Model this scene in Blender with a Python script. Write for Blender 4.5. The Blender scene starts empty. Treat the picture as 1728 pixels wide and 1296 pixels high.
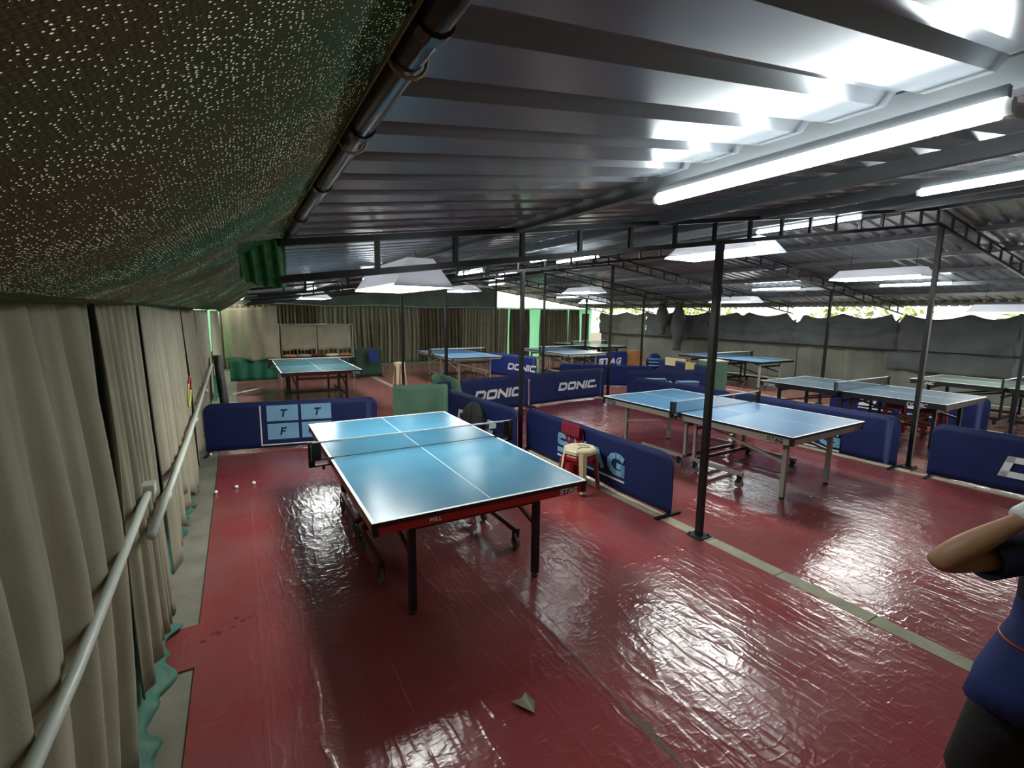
import bpy, math, random
from mathutils import Vector, Matrix

S = bpy.context.scene
C = S.collection
PI = math.pi
rnd = random.Random(7)

# ---------------------------------------------------------------- camera
cam = bpy.data.cameras.new('camera')
cam.sensor_width = 36.0
cam.lens = 801.02 * 36.0 / 1728.0
cam.clip_start = 0.01
cam.clip_end = 300
camo = bpy.data.objects.new('camera', cam)
C.objects.link(camo)
CR = Vector((0.8672925, -0.4976415, 0.0125168))
CU = Vector((0.0616526, 0.1323314, 0.9892863))
CF = Vector((0.4939662, 0.8572289, -0.1454509))
CP = Vector((0, 0, 1.9352))
m = Matrix.Identity(4)
for i in range(3):
    m[i][0] = CR[i]; m[i][1] = CU[i]; m[i][2] = -CF[i]; m[i][3] = CP[i]
camo.matrix_world = m
S.camera = camo

# ---------------------------------------------------------------- world, exposure
W = bpy.data.worlds.new('world'); S.world = W; W.use_nodes = True
bg = W.node_tree.nodes['Background']
bg.inputs[0].default_value = (1.0, 0.96, 0.84, 1)
bg.inputs[1].default_value = 2.0
S.view_settings.view_transform = 'Standard'
S.view_settings.look = 'None'
S.view_settings.gamma = 1
S.view_settings.use_curve_mapping = False
S.view_settings.exposure = 0.45
L_TUBE = 32.0
L_HOOD = 28.0

# ---------------------------------------------------------------- materials
def lin(c):
    return tuple(((x / 255.0) / 12.92 if x / 255.0 <= 0.04045 else ((x / 255.0 + 0.055) / 1.055) ** 2.4) for x in c)

def mat(name, col, rough=0.6, metal=0.0, var=0.0, vscale=6.0, bump=0.0, bscale=40.0, spec=0.5, translucent=0.0, emis=0.0):
    m = bpy.data.materials.new(name); m.use_nodes = True
    nt = m.node_tree; N = nt.nodes; L = nt.links
    b = N['Principled BSDF']
    b.inputs['Base Color'].default_value = (*col, 1)
    b.inputs['Roughness'].default_value = rough
    b.inputs['Metallic'].default_value = metal
    b.inputs['Specular IOR Level'].default_value = spec
    tc = N.new('ShaderNodeTexCoord')
    if var > 0:
        n = N.new('ShaderNodeTexNoise'); n.inputs['Scale'].default_value = vscale; n.inputs['Detail'].default_value = 5
        L.new(tc.outputs['Object'], n.inputs['Vector'])
        r = N.new('ShaderNodeMapRange'); r.inputs[1].default_value = 0.3; r.inputs[2].default_value = 0.7
        r.inputs[3].default_value = 1 - var; r.inputs[4].default_value = 1 + var
        L.new(n.outputs[0], r.inputs[0])
        mx = N.new('ShaderNodeMix'); mx.data_type = 'RGBA'; mx.blend_type = 'MULTIPLY'; mx.inputs[0].default_value = 1
        mx.inputs[6].default_value = (*col, 1)
        L.new(r.outputs[0], mx.inputs[7]); L.new(mx.outputs[2], b.inputs['Base Color'])
    if bump > 0:
        n2 = N.new('ShaderNodeTexNoise'); n2.inputs['Scale'].default_value = bscale; n2.inputs['Detail'].default_value = 3
        L.new(tc.outputs['Object'], n2.inputs['Vector'])
        bp = N.new('ShaderNodeBump'); bp.inputs['Strength'].default_value = bump; bp.inputs['Distance'].default_value = 0.01
        L.new(n2.outputs[0], bp.inputs['Height']); L.new(bp.outputs[0], b.inputs['Normal'])
    if emis > 0:
        b.inputs['Emission Color'].default_value = (*col, 1); b.inputs['Emission Strength'].default_value = emis
    if translucent > 0:
        t = N.new('ShaderNodeBsdfTranslucent'); t.inputs[0].default_value = (*col, 1)
        ms = N.new('ShaderNodeMixShader'); ms.inputs[0].default_value = translucent
        out = N['Material Output']
        L.new(b.outputs[0], ms.inputs[1]); L.new(t.outputs[0], ms.inputs[2]); L.new(ms.outputs[0], out.inputs[0])
    return m

def vinyl_mat(name, col, dark=1.0):
    """worn red vinyl sheet: long scratches, embossed seams, wrinkles that catch the light"""
    m = bpy.data.materials.new(name); m.use_nodes = True
    nt = m.node_tree; N = nt.nodes; L = nt.links
    b = N['Principled BSDF']
    tc = N.new('ShaderNodeTexCoord')
    def noise(scale, detail=4, vec=None, rough=0.5):
        n = N.new('ShaderNodeTexNoise'); n.inputs['Scale'].default_value = scale; n.inputs['Detail'].default_value = detail
        n.inputs['Roughness'].default_value = rough
        L.new(vec or tc.outputs['Object'], n.inputs['Vector']); return n.outputs[0]
    def mp(scale, rot=0):
        q = N.new('ShaderNodeMapping'); q.inputs['Scale'].default_value = scale; q.inputs['Rotation'].default_value = (0, 0, rot)
        L.new(tc.outputs['Object'], q.inputs['Vector']); return q.outputs[0]
    def ramp(src, lo, hi, a, c):
        r = N.new('ShaderNodeMapRange'); r.inputs[1].default_value = lo; r.inputs[2].default_value = hi
        r.inputs[3].default_value = a; r.inputs[4].default_value = c; L.new(src, r.inputs[0]); return r.outputs[0]
    def mth(op, a, c):
        q = N.new('ShaderNodeMath'); q.operation = op
        for k, s in ((0, a), (1, c)):
            if isinstance(s, (int, float)): q.inputs[k].default_value = s
            else: L.new(s, q.inputs[k])
        return q.outputs[0]
    # colour: broad grime, dusty pale wear and thin pale scratches in several directions
    mx = N.new('ShaderNodeMix'); mx.data_type = 'RGBA'
    mx.inputs[6].default_value = (*col, 1); mx.inputs[7].default_value = (col[0] * 0.8 + 0.02, col[1] + 0.05, col[2] + 0.047, 1)
    L.new(ramp(noise(0.9, 6), 0.38, 0.68, 0, 0.75), mx.inputs[0])
    sc = None
    for rot, sx in ((0.5, 1.2), (-0.7, 1.6), (1.3, 1.0), (2.4, 1.4)):
        s = ramp(noise(3.0, 2, mp((sx, 26, 1), rot)), 0.715, 0.75, 0, 0.5)
        g = ramp(noise(1.3 + sx, 2), 0.5, 0.6, 0, 1)
        s = mth('MULTIPLY', s, g)
        sc = s if sc is None else mth('MAXIMUM', sc, s)
    mx2 = N.new('ShaderNodeMix'); mx2.data_type = 'RGBA'
    mx2.inputs[7].default_value = (0.52, 0.26, 0.23, 1)
    L.new(mx.outputs[2], mx2.inputs[6]); L.new(sc, mx2.inputs[0])
    L.new(mx2.outputs[2], b.inputs['Base Color'])
    L.new(ramp(noise(2.2, 4), 0.35, 0.7, 0.15, 0.25), b.inputs['Roughness'])
    b.inputs['Specular IOR Level'].default_value = 0.55
    # bump: crumples (distorted ridged noise), long creases along the roll, faint tile joints
    vd = N.new('ShaderNodeTexNoise'); vd.inputs['Scale'].default_value = 2.0
    L.new(tc.outputs['Object'], vd.inputs['Vector'])
    def ridge(scale, vec, detail=2):
        n = noise(scale, detail, vec)
        a = mth('ABSOLUTE', mth('SUBTRACT', n, 0.5), 0)
        return mth('SUBTRACT', 1.0, mth('MINIMUM', mth('MULTIPLY', a, 14.0), 1.0))
    r1 = ridge(4.5, mp((1.0, 0.6, 1), 0.3))
    r2 = ridge(3.2, mp((2.6, 0.5, 1), 0.0))
    r3 = ridge(9.0, mp((0.7, 1.5, 1), 0.9))
    seam = N.new('ShaderNodeTexBrick')
    seam.inputs['Scale'].default_value = 1.0; seam.inputs['Mortar Size'].default_value = 0.012
    seam.inputs['Brick Width'].default_value = 0.62; seam.inputs['Row Height'].default_value = 0.62; seam.offset = 0.0
    L.new(mp((1, 1, 1), 0.0), seam.inputs['Vector'])
    h = mth('ADD', mth('MULTIPLY', r1, 0.55), mth('MULTIPLY', r2, 0.5))
    h = mth('ADD', h, mth('MULTIPLY', r3, 0.3))
    h = mth('ADD', h, mth('MULTIPLY', noise(9, 2), 0.8))
    h = mth('ADD', h, mth('MULTIPLY', noise(3.0, 2), 2.4))
    h = mth('ADD', h, mth('MULTIPLY', seam.outputs['Fac'], 0.5))
    bp = N.new('ShaderNodeBump'); bp.inputs['Strength'].default_value = 0.5; bp.inputs['Distance'].default_value = 0.0036
    L.new(h, bp.inputs['Height']); L.new(bp.outputs[0], b.inputs['Normal'])
    return m

def weave_mat(name):
    """dark knitted shade net with rows of tiny see-through holes (uv in metres)"""
    m = bpy.data.materials.new(name); m.use_nodes = True
    nt = m.node_tree; N = nt.nodes; L = nt.links
    b = N['Principled BSDF']; out = N['Material Output']
    tc = N.new('ShaderNodeTexCoord')
    v = N.new('ShaderNodeTexVoronoi'); v.feature = 'F1'; v.inputs['Scale'].default_value = 1.0; v.inputs['Randomness'].default_value = 0.5
    q = N.new('ShaderNodeMapping'); q.inputs['Scale'].default_value = (180, 245, 1)
    L.new(tc.outputs['UV'], q.inputs['Vector']); L.new(q.outputs[0], v.inputs['Vector'])
    n = N.new('ShaderNodeTexNoise'); n.inputs['Scale'].default_value = 3.2; n.inputs['Detail'].default_value = 6; n.inputs['Roughness'].default_value = 0.7
    L.new(tc.outputs['UV'], n.inputs['Vector'])
    th = N.new('ShaderNodeMapRange'); th.inputs[1].default_value = 0.35; th.inputs[2].default_value = 0.7
    th.inputs[3].default_value = 0.12; th.inputs[4].default_value = 0.31
    L.new(n.outputs[0], th.inputs[0])
    lt = N.new('ShaderNodeMath'); lt.operation = 'LESS_THAN'
    L.new(v.outputs['Distance'], lt.inputs[0]); L.new(th.outputs[0], lt.inputs[1])
    n2 = N.new('ShaderNodeTexNoise'); n2.inputs['Scale'].default_value = 1.6; n2.inputs['Detail'].default_value = 3
    L.new(tc.outputs['Object'], n2.inputs['Vector'])
    cr = N.new('ShaderNodeValToRGB')
    e = cr.color_ramp.elements
    e[0].position = 0.35; e[0].color = (0.010, 0.060, 0.028, 1)
    e[1].position = 0.65; e[1].color = (0.055, 0.040, 0.018, 1)
    k = e.new(0.5); k.color = (0.036, 0.050, 0.020, 1)
    L.new(n2.outputs[0], cr.inputs[0]); L.new(cr.outputs[0], b.inputs['Base Color'])
    b.inputs['Roughness'].default_value = 0.9; b.inputs['Specular IOR Level'].default_value = 0.2
    bp = N.new('ShaderNodeBump'); bp.inputs['Strength'].default_value = 0.7; bp.inputs['Distance'].default_value = 0.002
    L.new(v.outputs['Distance'], bp.inputs['Height']); L.new(bp.outputs[0], b.inputs['Normal'])
    t = N.new('ShaderNodeBsdfTransparent'); t.inputs[0].default_value = (0.17, 0.175, 0.14, 1)
    tl = N.new('ShaderNodeBsdfTranslucent'); L.new(cr.outputs[0], tl.inputs[0])
    m0 = N.new('ShaderNodeMixShader'); m0.inputs[0].default_value = 0.05
    L.new(b.outputs[0], m0.inputs[1]); L.new(tl.outputs[0], m0.inputs[2])
    ms = N.new('ShaderNodeMixShader'); L.new(lt.outputs[0], ms.inputs[0])
    L.new(m0.outputs[0], ms.inputs[1]); L.new(t.outputs[0], ms.inputs[2]); L.new(ms.outputs[0], out.inputs[0])
    return m

def sheer_mat(name, col, alpha):
    m = bpy.data.materials.new(name); m.use_nodes = True
    nt = m.node_tree; N = nt.nodes; L = nt.links
    b = N['Principled BSDF']; b.inputs['Base Color'].default_value = (*col, 1); b.inputs['Roughness'].default_value = 0.9
    b.inputs['Specular IOR Level'].default_value = 0.1
    t = N.new('ShaderNodeBsdfTransparent'); ms = N.new('ShaderNodeMixShader'); ms.inputs[0].default_value = alpha
    L.new(t.outputs[0], ms.inputs[1]); L.new(b.outputs[0], ms.inputs[2]); L.new(ms.outputs[0], N['Material Output'].inputs[0])
    return m

def emit_mat(name, col, s):
    m = bpy.data.materials.new(name); m.use_nodes = True
    N = m.node_tree.nodes; b = N['Principled BSDF']
    b.inputs['Base Color'].default_value = (0.9, 0.9, 0.9, 1)
    b.inputs['Emission Color'].default_value = (*col, 1); b.inputs['Emission Strength'].default_value = s
    return m

M = {}
M['vinyl'] = vinyl_mat('red_vinyl', (0.26, 0.046, 0.047))
M['vinyl_old'] = vinyl_mat('old_red_vinyl', (0.25, 0.075, 0.065))
M['seam'] = mat('torn_seam', (0.11, 0.055, 0.035), 0.6, var=0.4, vscale=60)
M['concrete'] = mat('concrete', (0.21, 0.195, 0.15), 0.85, var=0.25, vscale=3, bump=0.4, bscale=30)
M['strip'] = mat('cement_strip', (0.30, 0.285, 0.20), 0.75, var=0.2, vscale=5, bump=0.3)
M['roof'] = mat('dark_roof_sheet', (0.22, 0.235, 0.26), 0.24, metal=0.25, var=0.12, vscale=2.5, bump=0.05, bscale=6)
M['steel'] = mat('black_steel', (0.012, 0.012, 0.013), 0.35, spec=0.4, var=0.2, vscale=8)
M['purlin'] = mat('grey_steel', (0.17, 0.18, 0.19), 0.4, metal=0.3)
M['pipe'] = mat('brown_black_pipe', (0.035, 0.030, 0.027), 0.25, metal=0.3, bump=0.1, bscale=30)
M['tie'] = mat('tan_tie', (0.36, 0.25, 0.13), 0.8)
M['net'] = weave_mat('shade_net')
M['green_sheet'] = mat('green_mesh_sheet', (0.50, 0.82, 0.64), 0.8, var=0.25, vscale=2, translucent=0.8)
M['gable'] = mat('grey_green_gable_cloth', (0.13, 0.17, 0.14), 0.85, var=0.2, vscale=2)
M['green_dark'] = mat('dark_green_sheet', (0.012, 0.035, 0.022), 0.85, var=0.3, vscale=2)
M['green_cloth'] = mat('green_cloth', (0.012, 0.12, 0.075), 0.6, var=0.2, bump=0.3)
M['curtain'] = mat('olive_curtain', (0.27, 0.25, 0.175), 0.9, var=0.12, vscale=3, bump=0.15, bscale=120, spec=0.2)
M['curtain_b'] = mat('khaki_curtain', (0.30, 0.275, 0.20), 0.9, var=0.12, vscale=3, bump=0.15, bscale=120, spec=0.2)
M['curtain_c'] = mat('brown_curtain', (0.15, 0.125, 0.085), 0.9, var=0.15, vscale=3, spec=0.2)
M['tarp'] = mat('charcoal_cloth', (0.10, 0.11, 0.107), 0.8, var=0.2, vscale=1.5, bump=0.2, bscale=8, spec=0.3)
M['tarp_low'] = mat('grey_cloth', (0.17, 0.17, 0.14), 0.85, var=0.2, vscale=1.5, bump=0.2, bscale=8, spec=0.3)
M['top_blue'] = mat('blue_table_top', (0.060, 0.20, 0.30), 0.22, var=0.06, vscale=4, spec=0.55)
M['top_blue2'] = mat('royal_table_top', (0.06, 0.16, 0.28), 0.32, var=0.05, spec=0.55)
M['top_teal'] = mat('teal_table_top', (0.045, 0.13, 0.155), 0.26, var=0.05, spec=0.5)
M['top_slate'] = mat('slate_table_top', (0.035, 0.075, 0.11), 0.3, var=0.05, spec=0.4)
M['top_grey'] = mat('grey_green_table_top', (0.075, 0.10, 0.085), 0.3, var=0.05, spec=0.4)
M['white'] = mat('white_line', (0.82, 0.84, 0.82), 0.5)
M['edge'] = mat('black_edge', (0.012, 0.012, 0.013), 0.4)
M['red_frame'] = mat('red_painted_steel', (0.34, 0.016, 0.014), 0.3, spec=0.5)
M['dark_red'] = mat('dark_red_steel', (0.11, 0.010, 0.012), 0.35)
M['silver'] = mat('silver_steel', (0.40, 0.38, 0.32), 0.45, metal=0.15, var=0.05)
M['brown_steel'] = mat('dark_brown_steel', (0.05, 0.02, 0.015), 0.4)
M['rubber'] = mat('rubber', (0.02, 0.02, 0.02), 0.6)
M['wheel'] = mat('grey_wheel', (0.16, 0.15, 0.14), 0.5)
M['netcloth'] = sheer_mat('net_cord', (0.02, 0.035, 0.05), 0.42)
M['netdark'] = sheer_mat('net_cord_dark', (0.008, 0.012, 0.035), 0.9)
M['banner'] = mat('navy_banner', (0.006, 0.015, 0.088), 0.62, var=0.12, vscale=3, bump=0.12, bscale=5, spec=0.35)
M['banner2'] = mat('royal_banner', (0.008, 0.020, 0.14), 0.6, var=0.1, vscale=3, bump=0.1, bscale=5, spec=0.35)
M['light_blue'] = mat('light_blue_print', (0.20, 0.42, 0.62), 0.6, var=0.08)
M['print_white'] = mat('white_print', (0.75, 0.76, 0.80), 0.6, var=0.05)
M['green_banner'] = mat('green_barrier_cloth', (0.10, 0.22, 0.14), 0.6, var=0.1, bump=0.4, bscale=7)
M['slate_cloth'] = mat('slate_blue_cloth', (0.04, 0.075, 0.17), 0.6)
M['cream'] = mat('cream_plastic', (0.62, 0.53, 0.33), 0.4, var=0.05)
M['red_plastic'] = mat('red_plastic', (0.32, 0.02, 0.02), 0.35)
M['magenta_cloth'] = mat('crimson_cloth', (0.22, 0.008, 0.03), 0.9, bump=0.4, bscale=20)
M['black_cloth'] = mat('black_cloth', (0.012, 0.013, 0.014), 0.75, bump=0.5, bscale=25)
M['white_pvc'] = mat('white_pvc_pipe', (0.52, 0.56, 0.50), 0.4, var=0.1, vscale=3)
M['shade'] = mat('white_shade', (0.75, 0.75, 0.78), 0.5, translucent=0.10)
M['flap'] = mat('green_flap', (0.04, 0.17, 0.06), 0.7, var=0.4, vscale=30)
M['tube'] = emit_mat('tube_glow', (0.90, 1.0, 1.0), L_TUBE)
M['hood'] = emit_mat('hood_glow', (0.97, 1.0, 0.96), L_HOOD)
M['white_plastic'] = mat('white_plastic', (0.7, 0.7, 0.7), 0.4)
M['card'] = mat('brown_card', (0.36, 0.17, 0.06), 0.8, var=0.2, vscale=12)
M['yellow'] = mat('yellow_cloth', (0.6, 0.58, 0.16), 0.8)
M['skin'] = mat('skin', (0.36, 0.18, 0.09), 0.5, var=0.08, vscale=10)
M['shirt'] = mat('blue_shirt', (0.014, 0.030, 0.15), 0.8, bump=0.3, bscale=20)
M['shirt_dark'] = mat('navy_shirt', (0.006, 0.010, 0.04), 0.8, bump=0.3, bscale=20)
M['trousers'] = mat('black_trousers', (0.008, 0.008, 0.009), 0.8)
M['hair'] = mat('black_hair', (0.008, 0.007, 0.006), 0.5, bump=0.8, bscale=80)
M['leaf'] = mat('dry_leaf', (0.24, 0.22, 0.12), 0.7)
M['bark'] = mat('leaf_green', (0.42, 0.50, 0.16), 0.8, var=0.4, vscale=1.5)

# ---------------------------------------------------------------- mesh helpers
class G:
    def __init__(s): s.v = []; s.f = []; s.mi = []
    def add(s, vs, fs, mi=0):
        o = len(s.v); s.v += [tuple(v) for v in vs]; s.f += [tuple(i + o for i in f) for f in fs]; s.mi += [mi] * len(fs); return s
    def box(s, c, d, mi=0, rz=0.0):
        hx, hy, hz = d[0] / 2, d[1] / 2, d[2] / 2; cs, sn = math.cos(rz), math.sin(rz); vs = []
        for z in (-hz, hz):
            for x, y in ((-hx, -hy), (hx, -hy), (hx, hy), (-hx, hy)):
                vs.append((c[0] + x * cs - y * sn, c[1] + x * sn + y * cs, c[2] + z))
        return s.add(vs, [(3, 2, 1, 0), (4, 5, 6, 7), (0, 1, 5, 4), (1, 2, 6, 5), (2, 3, 7, 6), (3, 0, 4, 7)], mi)
    def bar(s, a, b, w, h, mi=0, up=(0, 0, 1)):
        a = Vector(a); b = Vector(b); d = (b - a).normalized(); up = Vector(up)
        if abs(d.dot(up)) > 0.99: up = Vector((0, 1, 0))
        x = d.cross(up).normalized(); y = x.cross(d).normalized()
        vs = [p + x * (sx * w / 2) + y * (sy * h / 2) for p in (a, b) for sx, sy in ((-1, -1), (1, -1), (1, 1), (-1, 1))]
        return s.add(vs, [(0, 1, 2, 3), (7, 6, 5, 4), (4, 5, 1, 0), (5, 6, 2, 1), (6, 7, 3, 2), (7, 4, 0, 3)], mi)
    def tube(s, pts, r, n=10, mi=0, caps=True):
        pts = [Vector(p) for p in pts]; rs = r if isinstance(r, (list, tuple)) else [r] * len(pts); o = len(s.v)
        prev = None
        for i, p in enumerate(pts):
            d = (pts[min(i + 1, len(pts) - 1)] - pts[max(i - 1, 0)]).normalized()
            if prev is None:
                ref = Vector((0, 0, 1)) if abs(d.z) < 0.9 else Vector((1, 0, 0)); x = d.cross(ref).normalized()
            else:
                x = (prev - d * prev.dot(d)).normalized()
            prev = x; y = d.cross(x)
            s.v += [tuple(p + (x * math.cos(2 * PI * k / n) + y * math.sin(2 * PI * k / n)) * rs[i]) for k in range(n)]
        for i in range(len(pts) - 1):
            for k in range(n):
                a = o + i * n + k; b = o + i * n + (k + 1) % n
                s.f.append((a, b, b + n, a + n)); s.mi.append(mi)
        if caps:
            s.f.append(tuple(o + k for k in range(n))[::-1]); s.mi.append(mi)
            s.f.append(tuple(o + (len(pts) - 1) * n + k for k in range(n))); s.mi.append(mi)
        return s
    def grid(s, fn, nu, nv, mi=0, thick=0.0, close_u=False):
        o = len(s.v)
        for i in range(nu + 1):
            for j in range(nv + 1): s.v.append(tuple(fn(i / nu, j / nv)))
        for i in range(nu):
            for j in range(nv):
                a = o + i * (nv + 1) + j
                s.f.append((a, a + nv + 1, a + nv + 2, a + 1)); s.mi.append(mi)
        return s
    def loft(s, rings, mi=0, caps=True):
        """rings: lists of equal length of points"""
        n = len(rings[0]); o = len(s.v)
        for r in rings: s.v += [tuple(p) for p in r]
        for i in range(len(rings) - 1):
            for k in range(n):
                a = o + i * n + k; b = o + i * n + (k + 1) % n
                s.f.append((a, b, b + n, a + n)); s.mi.append(mi)
        if caps:
            s.f.append(tuple(o + k for k in range(n))[::-1]); s.mi.append(mi)
            s.f.append(tuple(o + (len(rings) - 1) * n + k for k in range(n))); s.mi.append(mi)
        return s
    def sphere(s, c, r, n=14, mi=0):
        rx, ry, rz = r if isinstance(r, (tuple, list)) else (r, r, r); rings = []
        for i in range(1, n):
            t = PI * i / n
            rings.append([(c[0] + rx * math.sin(t) * math.cos(2 * PI * k / n), c[1] + ry * math.sin(t) * math.sin(2 * PI * k / n), c[2] - rz * math.cos(t)) for k in range(n)])
        return s.loft(rings, mi)

def obj(name, g, mats, parent=None, smooth=False, loc=None, rz=None, solid=0.0, uv=None):
    me = bpy.data.meshes.new(name); me.from_pydata(g.v, [], g.f)
    if not isinstance(mats, (list, tuple)): mats = [mats]
    for mm in mats: me.materials.append(M[mm] if isinstance(mm, str) else mm)
    me.polygons.foreach_set('material_index', g.mi)
    if smooth: me.polygons.foreach_set('use_smooth', [True] * len(me.polygons))
    me.validate(); me.update()
    if uv:
        ul = me.uv_layers.new(name='UVMap')
        for lp in me.loops:
            ul.data[lp.index].uv = uv(g.v[lp.vertex_index])
    o = bpy.data.objects.new(name, me); C.objects.link(o)
    if parent: o.parent = parent
    if loc: o.location = loc
    if rz is not None: o.rotation_euler = (0, 0, rz)
    if solid:
        md = o.modifiers.new('solid', 'SOLIDIFY'); md.thickness = solid; md.offset = 0
    return o

def tag(o, label, cat, group=None):
    o['label'] = label; o['category'] = cat
    if group: o['group'] = group
    return o

def thing(name, label, cat, loc=(0, 0, 0), rz=0.0, group=None):
    o = bpy.data.objects.new(name, None); C.objects.link(o); o.empty_display_size = 0.2
    o.location = loc; o.rotation_euler = (0, 0, rz)
    return tag(o, label, cat, group)

def struct(name, g, mats, **k):
    o = obj(name, g, mats, **k); o['kind'] = 'structure'; return o

def copy_tree(o, label=None, loc=None, rz=None, group=None):
    kids = [(c, [d for d in ALL if d.parent == c]) for c in ALL if c.parent == o]
    r = o.copy(); C.objects.link(r); ALL.append(r)
    for c, ds in kids:
        cc = c.copy(); C.objects.link(cc); cc.parent = r; ALL.append(cc)
        for d in ds:
            dd = d.copy(); C.objects.link(dd); dd.parent = cc; ALL.append(dd)
    if label: r['label'] = label
    if group: r['group'] = group
    if loc is not None: r.location = loc
    if rz is not None: r.rotation_euler = (0, 0, rz)
    return r
ALL = []

# ---------------------------------------------------------------- lettering
GL = {
 'D': (1.0, [[(0, 0), (0, 1), (.78, 1), (1, .78), (1, .22), (.78, 0), (0, 0)]]),
 'O': (1.0, [[(.12, 0), (0, .15), (0, .85), (.12, 1), (.88, 1), (1, .85), (1, .15), (.88, 0), (.12, 0)]]),
 'N': (1.0, [[(0, 0), (0, 1), (1, 0), (1, 1)]]),
 'I': (0.0, [[(0, 0), (0, 1)]]),
 'C': (.9, [[(1, 1), (.15, 1), (0, .85), (0, .15), (.15, 0), (1, 0)]]),
 'S': (.9, [[(1, 1), (.1, 1), (0, .9), (0, .6), (.1, .5), (.9, .5), (1, .4), (1, .1), (.9, 0), (0, 0)]]),
 'T': (1.0, [[(0, 1), (1, 1)], [(.5, 1), (.5, 0)]]),
 'A': (1.0, [[(0, 0), (.5, 1), (1, 0)], [(.22, .35), (.78, .35)]]),
 'G': (1.0, [[(1, .84), (.78, .97), (.45, 1), (.15, .88), (0, .62), (0, .38), (.15, .12), (.45, 0), (1, 0), (1, .42), (.68, .42)]]),
 'F': (.8, [[(1, 1), (0, 1), (0, 0)], [(0, .52), (.85, .52)]]),
 'P': (.8, [[(0, 0), (0, 1), (.9, 1), (1, .85), (1, .6), (.9, .48), (0, .48)]]),
 'U': (.8, [[(0, 1), (0, .1), (.12, 0), (.88, 0), (1, .1), (1, 1)]]),
 'L': (.75, [[(0, 1), (0, 0), (1, 0)]]),
 '.': (0.0, [[(0, 0), (0, .06)]]),
 'V': (1.0, [[(0, 1), (.5, 0), (1, 1)]]),
 'E': (.8, [[(1, 1), (0, 1), (0, 0), (1, 0)], [(0, .5), (.8, .5)]]),
 'R': (.9, [[(0, 0), (0, 1), (.9, 1), (1, .85), (1, .6), (.9, .48), (0, .48)], [(.5, .48), (1, 0)]]),
}
def letters(g, text, x, z, h, w=None, stroke=None, y=0.0, shear=0.0, gap=None, mi=0, t=0.0012, flat=False):
    """flat lettering in the local x-z plane at depth y; returns end x. flat=True puts it in x-y at height y"""
    w = w or h * 0.8; stroke = stroke or h * 0.2; gap = gap if gap is not None else stroke * 0.9
    hh = h - stroke
    for ch in text:
        if ch == ' ': x += w * 0.6; continue
        ww, strokes = GL[ch]; W_ = ww * w
        wi = max(W_ - stroke, 0)
        for pl in strokes:
            for (a, b) in zip(pl[:-1], pl[1:]):
                p = Vector((x + stroke / 2 + a[0] * wi, z + stroke / 2 + a[1] * hh)); q = Vector((x + stroke / 2 + b[0] * wi, z + stroke / 2 + b[1] * hh))
                d = (q - p)
                if d.length < 1e-6: continue
                d.normalize(); n = Vector((-d.y, d.x)) * stroke / 2; e = d * stroke / 2 * (0.98 if abs(d.x) < .02 or abs(d.y) < .02 else 0.35)
                cs = [p - e - n, q + e - n, q + e + n, p - e + n]
                cs = [(c.x + (c.y - z) * shear, c.y) for c in cs]
                vs = [(c[0], y - t, c[1]) for c in cs] + [(c[0], y, c[1]) for c in cs]
                g.add(vs, [(0, 1, 2, 3), (7, 6, 5, 4), (0, 4, 5, 1), (1, 5, 6, 2), (2, 6, 7, 3), (3, 7, 4, 0)], mi)
        x += (W_ if ww > 0 else stroke) + gap
    return x

def text_w(text, h, w, stroke, gap):
    x = 0
    for ch in text:
        if ch == ' ': x += w * 0.6; continue
        ww = GL[ch][0]; x += (ww * w if ww > 0 else stroke) + gap
    return x - gap

# ---------------------------------------------------------------- floor
YN, YF = -1.2, 18.5
XR = 15.0
XS = (3.475, 7.36, 11.40)          # cement strips under the post rows
ZR0, SL, XRIDGE = 2.29 - 0.137 * 0.25, 0.137, 7.47
def roof_z(x):
    return ZR0 + SL * x if x <= XRIDGE else ZR0 + SL * (2 * XRIDGE - x)
struct('floor', G().box((7.2, 8.6, -0.06), (17.4, 21.4, 0.1)), 'concrete')
def sheet_rect(g, x0, x1, y0, y1, z=0.0, t=0.012, jit=0.0):
    g.box(((x0 + x1) / 2, (y0 + y1) / 2, z - t / 2), (x1 - x0, y1 - y0, t))
g = G(); g.box((1.545, 4.35, -0.005), (3.73, 11.1, 0.01)); g.box((-0.42, 3.1, -0.005), (0.2, 0.42, 0.01))
struct('floor_1', g, 'vinyl')
struct('floor_2', G().box(((XS[0] + .065 + XS[1] - .07) / 2, 4.35, -0.005), (XS[1] - XS[0] - .135, 11.1, 0.01)), 'vinyl')
struct('floor_3', G().box(((XS[1] + XS[2]) / 2, 4.35, -0.005), (XS[2] - XS[1] - .14, 11.1, 0.01)), 'vinyl_old')
struct('floor_4', G().box(((XS[2] + .07 + 14.2) / 2, 4.35, -0.005), (14.2 - XS[2] - .07, 11.1, 0.01)), 'vinyl_old')
g = G()
for x0, x1 in ((-0.1, 3.41), (3.54, 7.29), (7.43, 11.33), (11.47, 14.2)): g.box(((x0 + x1) / 2, 13.7, -0.005), (x1 - x0, 7.56, 0.01))
struct('floor_5', g, 'vinyl_old')
for k, x in enumerate(XS):
    g = G(); y = YN; r2 = random.Random(k)
    while y < 18:
        l = 0.62; g.box((x, y + l / 2, -0.004), (0.128, l - 0.008, 0.012)); y += l
    struct('trim_%d' % (k + 1), g, 'strip')

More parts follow.
